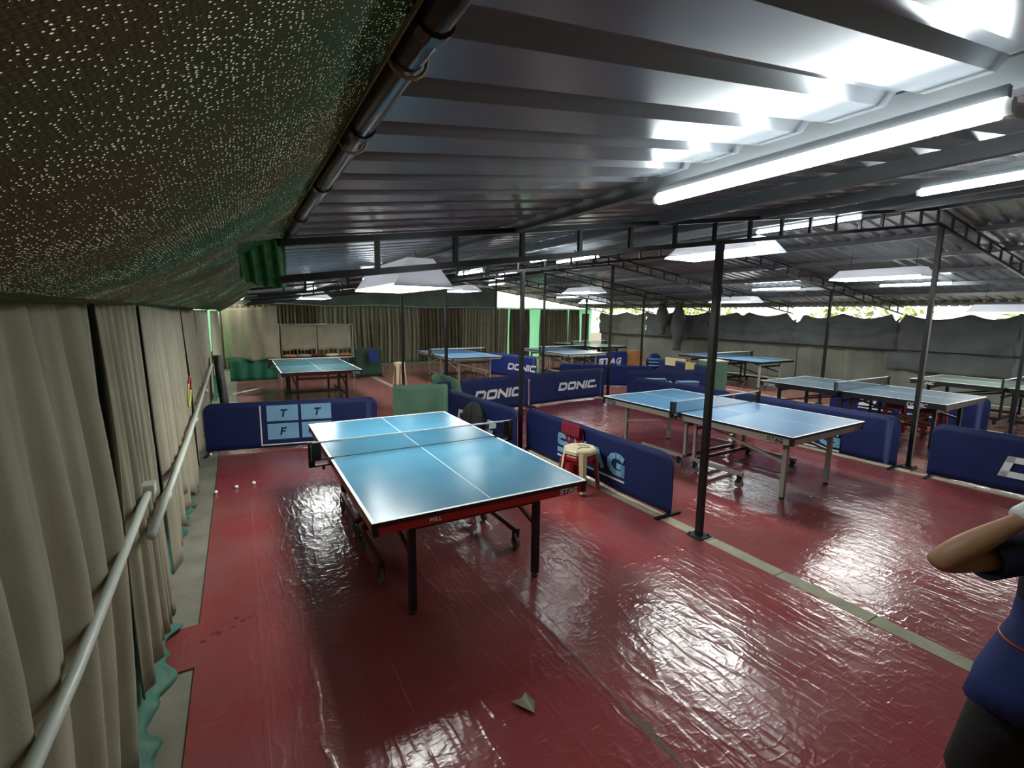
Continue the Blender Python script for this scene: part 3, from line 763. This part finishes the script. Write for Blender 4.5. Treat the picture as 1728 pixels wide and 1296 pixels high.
NL = ['net across the frontmost table, see-through with a dark lower cord', 'net across the large silver-framed table, crossing behind the nearest post', 'net at the far half of the teal table behind the four-square barrier',
      'net on the far table beyond the long white-lettered barriers', 'net on the pale blue table beyond the ridge post', 'net on the table in the far corner', 'net with white tape on the white-legged table',
      'net on the dark slate-blue table, crossing near the ridge post', 'net on the grey-green table by the charcoal side cloths']
for (lb, loc, rz, top, fr, lg, ca, tx, ah), nl in zip(TBL, NL):
    table(lb, loc, rz, top, fr, lg, ca, tx, ah=ah)
    near1 = loc is T1
    tnet(nl, (loc[0], loc[1]), rz, card=near1)

# ---------------------------------------------------------------- court barriers
def barrier(label, A, B, h, text=None, mn='banner', tcol='print_white', th=.2, tw=None, tx=None, tz=None, stroke=None, feet=True, shear=.25, wave=.012, seed=0, under=False, zfix=0.0, r=.11, gap=None):
    A = Vector((A[0], A[1], 0)); B = Vector((B[0], B[1], 0)); d = B - A; Ln = d.length; rz = math.atan2(d.y, d.x)
    t = thing('court_barrier', label, 'barrier', (A.x, A.y, 0), rz, 'fabric barriers between the courts')
    zb = .035
    def top(x):
        e = min(x, Ln - x)
        return h if e >= r else h - r + math.sqrt(max(0, r * r - (r - e) ** 2))
    def yo(x, z): return wave * math.sin(x * 4.3 + seed) * (.4 + .6 * (1 - z / h)) + wave * .35 * math.sin(x * 11 + z * 7 + seed)
    xs = sorted(set([0, r * .08, r * .2, r * .4, r * .7, r] + [r + (Ln - 2 * r) * k / 36 for k in range(37)] + [Ln - q for q in (0, r * .08, r * .2, r * .4, r * .7, r)]))
    g = G(); nz = 8; n = len(xs)
    for side in (-1, 1):
        o = len(g.v)
        for x in xs:
            for j in range(nz + 1):
                z = zb + (top(x) - zb) * j / nz; g.v.append((x, yo(x, z) + side * .008, z))
        for i in range(n - 1):
            for j in range(nz):
                a = o + i * (nz + 1) + j; q = (a, a + nz + 1, a + nz + 2, a + 1)
                g.f.append(q if side < 0 else q[::-1]); g.mi.append(0)
    K = n * (nz + 1)
    for i in range(n - 1):
        a = i * (nz + 1) + nz; g.f.append((a, a + nz + 1, a + nz + 1 + K, a + K)); g.mi.append(0)
        a = i * (nz + 1); g.f.append((a + K, a + nz + 1 + K, a + nz + 1, a)); g.mi.append(0)
    for i in (0, n - 1):
        for j in range(nz):
            a = i * (nz + 1) + j; g.f.append((a, a + 1, a + 1 + K, a + K)); g.mi.append(0)
    fab = obj('fabric_panel', g, mn, t, smooth=True)
    for x in (.03, Ln - .03):
        obj('foot', G().box((x, 0, .012), (.035, .34, .02)).box((x, 0, .04), (.02, .02, .05)), 'steel', t)
    if text:
        w = tw or th * 1.0; st = stroke or th * .24; gp = gap if gap is not None else st * .55
        L_ = text_w(text, th, w, st, gp); x0 = tx if tx is not None else (Ln - L_) / 2; z0 = tz if tz is not None else h * .45 - th / 2
        g = G(); letters(g, text, x0, z0, th, w, st, -.0095 - wave * 1.1, shear, gp, t=.0015)
        obj('lettering', g, tcol, t)
        if under:
            obj('underline', G().box((x0 + L_ * .5, -.0095 - wave * 1.1, z0 - .045), (L_, .0015, .022)), 'print_white', t)
    t['L'] = Ln
    return t, Ln

# four-square barrier behind the frontmost table
b1, L1 = barrier('navy barrier printed with four light blue lettered squares', (-.47, 7.46), (1.74, 7.08), .69, None, seed=1, wave=.006)
sq = G(); lt = G(); fr = G()
ux = (L1 / 2.28)
X0, X1 = .84, 1.26
for i, (x0, z0, ch) in enumerate([(.83, .40, 'T'), (1.27, .40, 'T'), (.83, .14, 'F'), (1.27, .14, 'I')]):
    sq.box((x0 + .13, -.0155, z0 + .12), (.40, .002, .225))
    letters(lt, ch, x0 + .085, z0 + .065, .11, .09, .024, -.0168, .2, .01, t=.001)
fr.box((1.16, -.0155, .075), (.98, .002, .016)); fr.box((.68, -.0155, .35), (.016, .002, .57))
obj('printed_squares', sq, 'light_blue', b1); obj('lettering', lt, 'banner', b1); obj('white_lines', fr, 'print_white', b1)
# barrier along the strip with the stools
b2, L2 = barrier('navy barrier along the cement strip, behind the cream stool', (3.51, 5.66), (3.53, 3.02), .63, 'STAG', tcol='light_blue', th=.25, tw=.275, stroke=.062, tx=.80, tz=.20, shear=0, seed=2, under=True, gap=.05, r=.13)
barrier('long navy barrier with white lettering beyond the frontmost court', (3.0, 8.0), (5.22, 8.38), .70, 'DONIC', th=.19, tw=.25, stroke=.05, tx=.86, tz=.27, seed=3)
barrier('navy barrier with white lettering touching the ridge post', (5.27, 8.4), (7.5, 8.62), .70, 'DONIC.', th=.18, tw=.24, stroke=.05, tx=.78, tz=.27, seed=4)
barrier('navy barrier end-on beside the black backpack', (3.08, 7.5), (3.22, 5.45), .66, 'DONIC', th=.20, tw=.24, stroke=.055, tx=.35, tz=.18, seed=5)
barrier('navy barrier with white lettering behind the slate-blue mats', (7.75, 8.1), (9.75, 7.3), .70, 'DONIC.', th=.19, tw=.23, stroke=.05, tx=.45, tz=.25, seed=6)
barrier('plain navy barrier along the strip beyond the large silver table', (7.22, 7.3), (7.28, 5.05), .66, None, seed=7)
barrier('navy barrier with light blue lettering behind the large silver table', (7.22, 4.98), (7.36, 2.68), .68, 'STAG', tcol='light_blue', th=.25, tw=.29, stroke=.062, tx=.42, tz=.11, shear=0, seed=8, under=True, gap=.03)
barrier('navy barrier with large white lettering at the edge beyond the person', (7.35, 2.36), (7.5, .05), .68, 'DONIC', th=.24, tw=.30, stroke=.07, tx=.62, tz=.2, seed=9)
barrier('navy barrier with white lettering behind the dark slate-blue table', (10.55, 5.1), (10.75, 2.75), .66, 'STAG', th=.24, tw=.3, stroke=.07, tx=.5, tz=.25, seed=10, under=True)
barrier('navy barrier draped with pale cloths near the green box', (10.8, 10.0), (10.25, 7.75), .70, None, 'banner', seed=11)
barrier('bright blue barrier with white lettering beside the cardboard box', (9.9, 12.1), (11.7, 12.3), .72, 'STAG', 'banner2', th=.22, tw=.26, stroke=.06, tx=.35, tz=.3, seed=12, under=True)
barrier('royal blue barrier with white lettering at the end of the far silver table', (6.95, 13.6), (7.5, 11.6), .72, 'DONIC', 'banner2', th=.2, tw=.25, stroke=.05, tx=.9, tz=.25, seed=13)
barrier('plain royal blue barrier slanting in front of the pale blue far table', (7.75, 10.8), (9.6, 9.1), .60, None, 'banner2', seed=14)
barrier('dark green-blue barrier in front of the back curtains by the teal table', (2.95, 14.3), (3.75, 14.5), .90, None, 'green_dark', seed=15)
obj_ = G().box((3.45, 14.25, .66), (.26, .012, .34)); tag(obj('cloth', obj_, 'banner2'), 'blue cloth hung on the dark green-blue barrier', 'cloth')
barrier('light green barrier behind the frontmost table, wrinkled cloth', (2.22, 7.92), (3.12, 7.66), .72, None, 'green_banner', seed=16, wave=.02, r=.05)
g = G(); g.grid(lambda u, v: (3.0 + .5 * u + .1 * v, 8.15 + .1 * math.sin(u * 6) - .1 * u, .86 - .22 * abs(u - .3) - v * .45), 14, 8)
tag(obj('green_cloth', g, 'green_banner', smooth=True, solid=.006), 'pale green cloth draped over the corner of the white-lettered barrier', 'cloth')
# slate-blue folded panels leaning behind the silver table
for (x, y, rz, lb) in ((7.75, 7.25, -.5, 'slate-blue folded mat beside the white-lettered barrier'), (8.05, 6.65, -.45, 'second slate-blue folded mat, nearer the silver table')):
    t = thing('folded_mat', lb, 'mat', (x, y, 0), rz)
    obj('mat_cloth', G().box((0, 0, .30), (.42, .14, .58)), 'slate_cloth', t)
    obj('mat_edge', G().box((0, 0, .595), (.43, .15, .012)), 'light_blue', t)
# green box
t = thing('green_box', 'green upright box beside the nearest post, behind the silver table', 'box', (11.0, 8.3, 0), -.45)
obj('box_body', G().box((0, 0, .38), (.55, .5, .76)), 'green_banner', t)
obj('box_lid', G().box((0, 0, .77), (.58, .53, .03)), 'silver', t)
t = thing('cardboard_box', 'orange-brown cardboard box beside the bright blue barrier', 'box', (12.1, 12.35, 0), .1)
obj('box_body', G().box((0, 0, .36), (.46, .4, .72)), 'card', t); obj('flap', G().box((.12, -.21, .7), (.2, .012, .12)), 'card', t)
g = G(); g.sphere((0, 0, .3), (.33, .26, .3), 16); tb = thing('duffel_bag', 'blue and white striped bag beneath the dark hanging bundle', 'bag', (13.0, 12.3, 0), .2)
obj('bag_body', g, 'banner2', tb, smooth=True)
for k in (-1, 0, 1):
    obj('stripe', G().tube([(.345 * math.cos(a), -.27 * abs(math.cos(a * .0)) * math.sin(a) * 1.0, .3 + k * .12 + .05 * math.cos(a)) if False else (.34 * math.cos(a) * math.cos(k * .4), -.27 * math.sin(a) * math.cos(k * .4), .3 + .3 * math.sin(k * .4)) for a in [PI * q / 14 for q in range(15)]], .022, 6), 'light_blue', tb, smooth=True)
tag(obj('cloth', G().box((10.62, 9.25, .66), (.03, .7, .22)), 'cream'), 'cream cloth over the barrier near the green box', 'cloth')
tag(obj('cloth', G().box((10.42, 8.55, .60), (.03, .32, .24)), 'yellow'), 'yellow cloth over the barrier near the green box', 'cloth')

# red cloth on the barrier
g = G(); g.grid(lambda u, v: (3.475 + (-.03 if v < .5 else .02) * min(1, abs(v - .5) * 10) - .004 * math.sin(u * 20), 4.72 - u * .36 - .03 * v, .645 - abs(v - .38) * .46), 16, 14)
tag(obj('towel', g, 'magenta_cloth', smooth=True, solid=.005), 'crimson cloth hanging over the barrier behind the cream stool', 'towel')

# ---------------------------------------------------------------- stools
def stool(label, loc, mn, h=.46, rz=.3, s=1.0, group='plastic stools'):
    t = thing('plastic_stool', label, 'stool', loc, rz, group)
    a, b = .14 * s, .19 * s
    g = G(); n = 8
    def ring(r, z): return [(r * (1.0 if k % 2 else 1.0) * math.cos(2 * PI * (k + .5) / n), r * math.sin(2 * PI * (k + .5) / n), z) for k in range(n)]
    g.loft([ring(a * 1.12, h - .055), ring(a * 1.14, h - .02), ring(a * 1.05, h), ring(a * .6, h - .004), ring(a * .12, h - .006)])
    obj('seat', g, mn, t)
    for k in range(4):
        an = PI / 4 + k * PI / 2; ca, sa = math.cos(an), math.sin(an); rings = []
        for i in range(5):
            v = i / 4; r = a * 1.04 + (b - a) * v; z = (h - .03) * (1 - v); w = .048 * (1 - .35 * v)
            px, py = -sa, ca; cx, cy = ca * r, sa * r
            rings.append([(cx + px * w, cy + py * w, z), (cx + ca * .012, cy + sa * .012, z), (cx - px * w, cy - py * w, z), (cx - ca * .02, cy - sa * .02, z)])
        obj('leg', G().loft(rings), mn, t)
    g = G(); pts = [((a * 1.02 + (b - a) * .12) * math.cos(PI / 4 + k * PI / 2), (a * 1.02 + (b - a) * .12) * math.sin(PI / 4 + k * PI / 2), h - .075) for k in range(4)]
    for k in range(4): g.bar(pts[k], pts[(k + 1) % 4], .012, .06)
    obj('skirt', g, mn, t)
    return t
stool('cream plastic stool stacked on a red one beside the navy barrier', (3.21, 4.04, .03), 'cream', .46, s=1.18)
stool('red plastic stool nested under the cream one', (3.21, 4.04, 0), 'red_plastic', .425, s=1.1)
stool('small red plastic stool right behind the stacked cream one', (3.27, 4.3, 0), 'red_plastic', .30, s=.7, rz=.1)
stool('white plastic stool in front of the pleated back curtains', (3.72, 12.55, 0), 'cream', .62, rz=.2, s=.95)
stool('red plastic stool under the dark slate-blue table', (9.95, 3.75, 0), 'red_plastic', .5, s=1.15)
stool('second red plastic stool under the dark slate-blue table, beside the ridge post', (9.9, 3.2, 0), 'red_plastic', .5, s=1.15, rz=.6)
tag(obj('bench_board', G().box((9.3, 3.3, .36), (.9, .2, .03)), 'card'), 'pale wooden board under the dark slate-blue table', 'board')
tag(obj('strap', G().tube([(3.13, 3.98, .496), (3.2, 4.0, .497), (3.28, 3.96, .497), (3.3, 4.04, .497), (3.22, 4.1, .497)], .004, 6), 'edge'), 'thin dark strap lying on the cream stool', 'strap')

# ---------------------------------------------------------------- backpack
t = thing('backpack', 'black backpack against the end-on navy barrier behind the frontmost table', 'backpack', (2.98, 6.3, 0), .1)
g = G(); rings = []
for i in range(12):
    v = i / 11; w = .25 * math.sqrt(max(.06, 1 - max(0, (v - .55) / .47) ** 2)) * (1 - .06 * v); dpt = .12 * math.sqrt(max(.08, 1 - max(0, (v - .6) / .42) ** 2))
    rings.append([(dpt * math.cos(a) * (1 + .16 * math.sin(5 * a + i * .5)), w * math.sin(a) * (1 + .10 * math.sin(4 * a + i * .9)), .01 + v * .62) for a in [2 * PI * k / 20 for k in range(20)]])
g.loft(rings); obj('bag_body', g, 'black_cloth', t, smooth=True)
obj('front_pocket', G().sphere((-.10, .0, .22), (.06, .14, .16), 12), 'black_cloth', t, smooth=True)
for s in (-1, 1): obj('strap', G().tube([(-.1, s * .08, .56), (-.15, s * .1, .42), (-.15, s * .12, .25), (-.1, s * .14, .1)], .014, 8), 'black_cloth', t, smooth=True)
obj('top_handle', G().tube([(0, -.04, .61), (-.02, 0, .66), (0, .04, .61)], .009, 8), 'black_cloth', t, smooth=True)

# ---------------------------------------------------------------- pale leaning screen behind the teal table
t = thing('cloth_screen', 'pale double cloth screen standing behind the teal table', 'screen', (1.0, 15.0, 0))
for k in (0, 1):
    g = G(); g.grid(lambda u, v: (.05 + k * .97 + u * .93 + (.06 if k else -.0) * (u if k == 0 else -u) * 0, .02 * math.sin(u * 7 + v * 3 + k), 1.55 - v * (.72 + .02 * math.sin(u * 12))), 24, 8)
    obj('screen_cloth', g, 'curtain_b', t, smooth=True, solid=.005)
g = G().tube([(0, 0, 0), (0, 0, 1.57), (2.02, 0, 1.57), (2.02, 0, 0)], .018, 8); g.tube([(.98, 0, .7), (.98, 0, 1.57)], .014, 8)
obj('screen_frame', g, 'silver', t)
t = thing('rack', 'low rack heaped with brown cloths under the pale screen', 'rack', (2.0, 14.8, 0))
obj('shelf', G().box((0, 0, .62), (1.9, .4, .03)), 'brown_steel', t)
for sx in (-.9, .9):
    for sy in (-.17, .17): obj('leg', G().box((sx, sy, .305), (.03, .03, .61)), 'steel', t)
rr = random.Random(5)
for k, (cl, lb) in enumerate([('card', 'brown folded cloth on the low rack, at the khaki cloth end'), ('curtain_b', 'pale folded cloth on the low rack'), ('dark_red', 'dark red folded cloth on the low rack'), ('cream', 'cream folded cloth on the low rack'), ('card', 'brown folded cloth on the low rack, at the dark barrier end')]):
    rings = []
    for i in range(6):
        v = i / 5; sc = math.sin(PI * (v * .5 + .25)) * (1.15 if v < .9 else .8)
        rings.append([(.17 * sc * math.cos(a) * (1 + .15 * math.sin(4 * a + k)), .13 * sc * math.sin(a), v * .09) for a in [2 * PI * q / 14 for q in range(14)]])
    tag(obj('folded_cloth', G().loft(rings), cl, smooth=True, loc=(1.25 + k * .37, 14.8, .637)), lb, 'cloth', 'cloths heaped on the low rack')

# ---------------------------------------------------------------- lamps
def tube_light(label, x, y0, y1, dz=-.075):
    z = roof_z(x) + dz
    t = thing('tube_light', label, 'lamp', (x, (y0 + y1) / 2, z), 0, 'fluorescent tubes under the roof')
    h = (y1 - y0) / 2
    obj('tube', G().tube([(0, -h, 0), (0, h, 0)], .021, 14), 'tube', t, smooth=True)
    obj('batten', G().box((.0, 0, .031), (.022, 2 * h + .02, .024)), 'purlin', t)
    for s in (-1, 1): obj('end_cap', G().tube([(0, s * h, 0), (0, s * (h + .02), 0)], .017, 12), 'white_plastic', t)
tube_light('bright tube light hanging nearest the camera, below the stepped roof sheet edge', 1.42, .42, 1.36)
tube_light('bright tube light at the edge of the scene above the nearest post', 3.42, .15, 1.3)
tube_light('tube light seen through the first truss, above the large silver table', 5.18, 2.42, 3.45)
tube_light('tube light hidden behind the first truss, left of the nearest hood', 1.62, 6.05, 7.1)
tube_light('tube light between first and second posts of the near row', 3.66, 4.85, 5.85)
tube_light('tube light behind the second truss, left of the ridge posts', 5.13, 6.15, 7.3)
tube_light('tube light over the long white-lettered barriers', 4.05, 8.2, 9.3)
tube_light('long tube light on the far slope beyond the ridge, over the white-legged table', 11.62, 6.55, 7.75)
tube_light('tube light on the far slope beside the ridge post, past the wide grey hood', 11.72, 3.8, 4.95)
tube_light('small tube light on the far slope under the far small hood', 11.55, 14.9, 16.4)
tube_light('tube light near the ridge above the fourth truss', 7.2, 12.3, 13.4)

tube_light('tube light over the teal table, seen between the trusses', 1.25, 9.3, 10.5)
tube_light('added tube light brightening the back curtains above the pale screens', 2.3, 15.6, 16.8)  # extra tube added to brighten the back curtains
tube_light('added tube light brightening the back curtains behind the white stool', 5.0, 15.5, 16.7)  # second tube added for more light on the back curtains
tube_light('added tube light brightening the back curtains in line with the ridge', 8.6, 15.6, 16.8)  # third added tube, fill light for the back curtains

def hood(label, x, y, z, L_=1.3, W_=.6, h=.16):
    t = thing('hood_lamp', label, 'lamp', (x, y, z), 0, 'hooded lamps over the tables')
    a, b = W_ / 2, L_ / 2; ta, tb = a * .42, b * .88
    lo = [(-a, -b, 0), (a, -b, 0), (a, b, 0), (-a, b, 0)]; hi = [(-ta, -tb, h), (ta, -tb, h), (ta, tb, h), (-ta, tb, h)]
    lo2 = [(p[0] * .985, p[1] * .992, 0) for p in lo]; hi2 = [(p[0] * .95, p[1] * .98, h - .006) for p in hi]
    g = G(); g.add(lo + hi, [(0, 1, 5, 4), (1, 2, 6, 5), (2, 3, 7, 6), (3, 0, 4, 7), (4, 5, 6, 7)])
    obj('shade', g, 'shade', t, solid=.004)
    g = G(); q = .975; g.box((0, 0, .012), (2 * a * q, 2 * b * q, .006)); obj('diffuser', g, 'hood', t)
    zr = roof_z(x) - z - .0
    for s in (-1, 1): obj('chain', G().tube([(0, s * tb * .8, h), (0, s * tb * .8, zr)], .004, 6), 'steel', t)
hood('grey pyramid hood lamp hanging low over the frontmost table', 1.32, 4.42, 2.145, 1.42, .50, .23)
hood('wide hood lamp over the large silver table', 5.3, 4.0, 2.69)
hood('wide grey hood lamp beside the ridge post over the dark slate-blue table', 9.2, 3.9, 2.58)
hood('hood lamp at the edge over the grey-green table', 12.15, 2.95, 2.06)
hood('hood lamp over the pale blue far table beyond the ridge post', 8.6, 10.9, 2.55)
hood('thin bright hood lamp over the teal table', 1.5, 11.6, 2.22)
hood('hood lamp over the white-legged table', 12.0, 8.5, 2.33)
hood('hood lamp over the silver far table beyond the long barriers', 5.6, 12.6, 2.55)
hood('hood lamp over the table in the far corner', 12.3, 14.9, 2.4)

# ---------------------------------------------------------------- balls and leaf
for (x, y, lb) in ((-.31, 5.76, 'white ball at the edge of the red floor opposite the frontmost table'), (-.12, 5.83, 'white ball on the red floor near the green-cloth wall, second in from the edge'),
                   (-.42, 7.36, 'white ball at the foot of the four-square navy barrier'), (.05, 5.88, 'white ball on the red floor, innermost of the three near the wall')):
    tag(obj('tennis_ball', G().sphere((0, 0, 0), .02, 10), 'white', smooth=True, loc=(x, y, .02)), lb, 'ball', 'white balls on the floor')
g = G(); g.add([(0, 0, .012), (.05, .035, .02), (.075, .115, .008), (.02, .1, .018), (-.02, .13, .01), (-.015, .06, .016)], [(0, 1, 2, 3), (0, 3, 4, 5)])
tag(obj('paper_scrap', g, 'leaf', loc=(1.14, 1.72, 0), rz=.35, solid=.002), 'small torn olive scrap lying on the red floor near the camera', 'scrap')

# ---------------------------------------------------------------- person at the edge of the frame
def at(px, py, d):
    """world point for a photo position and depth, used once to place the figure's joints"""
    return CP + (CF * d + CR * ((px - 864) / 801.02 * d) - CU * ((py - 648) / 801.02 * d))
pelvis = Vector((2.20, .32, .78)); 
P = {'pelvis': pelvis, 'waist': Vector((2.25, .31, .95)), 'chest': Vector((2.31, .32, 1.14)), 'neck': Vector((2.35, .34, 1.30)), 'head': Vector((2.37, .36, 1.38)), 'crown': Vector((2.37, .37, 1.50)),
     'shl': Vector((2.20, .42, 1.20)), 'ell': Vector((1.875, .575, 1.155)), 'wrl': Vector((2.085, .425, 1.335)), 'hal': Vector((2.13, .395, 1.40)),
     'shr': Vector((2.46, .24, 1.20)), 'elr': Vector((2.52, .40, .98)), 'wrr': Vector((2.38, .56, 1.05)), 'har': Vector((2.33, .60, 1.08)),
     'hpl': Vector((2.11, .37, .74)), 'knl': Vector((2.06, .44, .42)), 'anl': Vector((2.09, .36, .07)), 'tol': Vector((2.02, .50, .035)),
     'hpr': Vector((2.29, .28, .74)), 'knr': Vector((2.33, .34, .42)), 'anr': Vector((2.36, .24, .07)), 'tor': Vector((2.30, .39, .035))}
RAD = {'pelvis': .115, 'waist': .10, 'chest': .125, 'neck': .048, 'head': .075, 'crown': .06, 'shl': .058, 'ell': .040, 'wrl': .026, 'hal': .030, 'shr': .058, 'elr': .038, 'wrr': .026, 'har': .030,
       'hpl': .085, 'knl': .052, 'anl': .033, 'tol': .030, 'hpr': .085, 'knr': .052, 'anr': .033, 'tor': .030}
ED = [('pelvis', 'waist'), ('waist', 'chest'), ('chest', 'neck'), ('neck', 'head'), ('head', 'crown'), ('chest', 'shl'), ('shl', 'ell'), ('ell', 'fal'), ('fal', 'wrl'), ('wrl', 'hal'), ('chest', 'shr'), ('shr', 'elr'), ('elr', 'wrr'), ('wrr', 'har'),
      ('pelvis', 'hpl'), ('hpl', 'knl'), ('knl', 'anl'), ('anl', 'tol'), ('pelvis', 'hpr'), ('hpr', 'knr'), ('knr', 'anr'), ('anr', 'tor')]
P['fal'] = P['ell'].lerp(P['wrl'], .35) + Vector((-.004, 0, .004)); RAD['fal'] = .043
# fingers for each hand
for hk, wk in (('hal', 'wrl'), ('har', 'wrr')):
    d = (P[hk] - P[wk]).normalized(); sd = d.cross(Vector((0, 0, 1))).normalized(); nr = d.cross(sd)
    for q in range(4):
        off = sd * (-.03 + .02 * q); ln = (.034, .040, .037, .029)[q]
        a = hk + 'f%da' % q; b = hk + 'f%db' % q; c = hk + 'f%dc' % q
        P[a] = P[hk] + off + d * .02; P[b] = P[a] + d * ln + nr * .008; P[c] = P[b] + d * ln * .7 + nr * .022
        RAD[a] = .0095; RAD[b] = .0088; RAD[c] = .0075; ED += [(hk, a), (a, b), (b, c)]
    P[hk + 'ta'] = P[wk] + sd * .035 + d * .02; P[hk + 'tb'] = P[hk + 'ta'] + d * .035 + sd * .012 + nr * .012
    RAD[hk + 'ta'] = .012; RAD[hk + 'tb'] = .009; ED += [(wk, hk + 'ta'), (hk + 'ta', hk + 'tb')]
keys = list(P.keys()); idx = {k: i for i, k in enumerate(keys)}
root = thing('person', 'person in a blue shirt at the frame edge with one bent elbow raised', 'person', (2.25, .33, 0))
me = bpy.data.meshes.new('body'); me.from_pydata([P[k] - root.location for k in keys], [(idx[a], idx[b]) for a, b in ED], [])
body = bpy.data.objects.new('body', me); C.objects.link(body); body.parent = root
sk = body.modifiers.new('skin', 'SKIN'); sk.use_smooth_shade = True; sk.branch_smoothing = .6
sv = me.skin_vertices[0].data if me.skin_vertices else None
if sv is None:
    me.attributes
    bpy.context.view_layer.objects.active = body
else:
    pass
def set_skin():
    d = body.data.skin_vertices
    if not d: return False
    for k, i in idx.items():
        d[0].data[i].radius = (RAD[k], RAD[k]); d[0].data[i].use_root = (k == 'pelvis')
    return True
if not set_skin():
    bpy.context.view_layer.update()
    import bmesh
    bm = bmesh.new(); bm.from_mesh(me); lay = bm.verts.layers.skin.verify(); bm.verts.ensure_lookup_table()
    for k, i in idx.items():
        bm.verts[i][lay].radius = (RAD[k], RAD[k]); bm.verts[i][lay].use_root = (k == 'pelvis')
    bm.to_mesh(me); bm.free()
body.modifiers.new('sub', 'SUBSURF').levels = 2; body.modifiers['sub'].render_levels = 2
me.materials.append(M['skin'])
loc = root.location.copy()
# shirt: torso loft + sleeve, hem flared
def oval(c, rx, ry, rz=-.52, n=28, wob=0.0, sd=0):
    cs, sn = math.cos(rz), math.sin(rz); out = []
    for k in range(n):
        a = 2 * PI * k / n; w = 1 + wob * math.sin(5 * a + sd); x = rx * math.cos(a) * w; y = ry * math.sin(a) * w
        out.append((c[0] + x * cs - y * sn, c[1] + x * sn + y * cs, c[2]))
    return out
def rel(v): return (v[0] - loc[0], v[1] - loc[1], v[2])
g = G()
R_ = [((2.185, .33, .70), .235, .150, .05), ((2.19, .33, .78), .215, .145, .035), ((2.215, .325, .86), .190, .135, .02), ((2.25, .32, .94), .158, .125, .01), ((2.28, .32, 1.02), .155, .128, 0),
      ((2.30, .32, 1.10), .165, .13, 0), ((2.325, .32, 1.18), .170, .125, 0), ((2.34, .33, 1.235), .13, .10, 0), ((2.35, .335, 1.27), .075, .07, 0)]
g.loft([[rel(p) for p in oval(c, rx, ry, wob=w, sd=i * .6)] for i, (c, rx, ry, w) in enumerate(R_)][:5], caps=False)
shirt = obj('shirt', g, 'shirt', root, smooth=True, solid=.006)
g = G(); g.loft([[rel(p) for p in oval(c, rx, ry, wob=w)] for (c, rx, ry, w) in R_][4:], caps=False)
yoke = obj('shirt_yoke', g, 'shirt_dark', root, smooth=True, solid=.006); yoke['label'] = 'dark navy upper part of the shirt'
for a_, b_, ln in (('shl', 'ell', .55), ('shr', 'elr', .6)):
    A = P[a_]; B = P[b_]; dr = (B - A); e = A + dr * ln; st = A - dr.normalized() * .05 + Vector((0, 0, -.01))
    g = G().tube([st - loc * 1.0 + Vector((0, 0, loc.z)), A - loc, A + dr * ln * .5 - loc, e - loc], [.075, .074, .070, .072], 18, caps=False)
    obj('sleeve', g, 'shirt_dark', root, smooth=True, solid=.005)
g = G().tube([rel(p) for p in oval((2.235, .322, .90), .181, .135)][10:26], .006, 6); obj('shirt_piping', g, 'red_plastic', shirt, smooth=True)
# trousers
g = G()
g.loft([[rel(p) for p in oval((2.20, .32, z), rx, ry)] for z, rx, ry in ((.84, .150, .12), (.76, .185, .135), (.68, .19, .135), (.62, .185, .13))])
for hp_, kn, an in (('hpl', 'knl', 'anl'), ('hpr', 'knr', 'anr')):
    g.tube([P[hp_] + Vector((0, 0, .03)) - loc, P[hp_].lerp(P[kn], .5) - loc, P[kn] - loc, P[kn].lerp(P[an], .5) - loc, P[an] + Vector((0, 0, .03)) - loc], [.11, .10, .085, .075, .07], 18)
obj('trousers', g, 'trousers', root, smooth=True)
# wristband, hair, face, shoes
wr = P['wrl']; d = (P['wrl'] - P['ell']).normalized()
g = G().tube([wr - d * .035 - loc, wr - d * .02 - loc, wr + d * .02 - loc, wr + d * .035 - loc], [.036, .041, .041, .036], 18)
ob = obj('wristband', g, 'white_plastic', root, smooth=True); ob['label'] = 'pale grey sweatband on the wrist'
H = Vector((2.37, .375, 1.44)) - loc
fd = Vector((.2, .95, 0)).normalized(); sd = Vector((fd.y, -fd.x, 0))
g = G(); g.sphere((H.x, H.y, H.z), (.082, .095, .112), 18); hd = obj('head', g, 'skin', root, smooth=True)
g = G(); g.sphere((H.x - fd.x * .018, H.y - fd.y * .018, H.z + .028), (.090, .100, .105), 18); obj('hair', g, 'hair', root, smooth=True)
for s in (-1, 1):
    obj('ear', G().sphere(tuple(H + sd * s * .084 + Vector((0, 0, -.01))), (.012, .018, .028), 10), 'skin', hd, smooth=True)
    obj('eye', G().sphere(tuple(H + fd * .086 + sd * s * .032 + Vector((0, 0, .0))), .011, 10), 'white_plastic', hd, smooth=True)
obj('nose', G().tube([tuple(H + fd * .09 + Vector((0, 0, .01))), tuple(H + fd * .112 + Vector((0, 0, -.025)))], [.008, .014], 10), 'skin', hd, smooth=True)
obj('mouth', G().tube([tuple(H + fd * .088 + sd * -.022 + Vector((0, 0, -.055))), tuple(H + fd * .094 + Vector((0, 0, -.057))), tuple(H + fd * .088 + sd * .022 + Vector((0, 0, -.055)))], .005, 8), 'dark_red', hd, smooth=True)
for an, to in (('anl', 'tol'), ('anr', 'tor')):
    A = P[an] - loc; B = P[to] - loc; dd = (B - A).normalized()
    g = G().tube([A - dd * .05 + Vector((0, 0, -.01)), A + Vector((0, 0, -.01)), (A + B) / 2 + Vector((0, 0, -.005)), B, B + dd * .05], [.035, .045, .043, .038, .02], 14)
    obj('shoe', g, 'edge', root, smooth=True)

root.location = (loc[0] + .028, loc[1] - .016, 0)
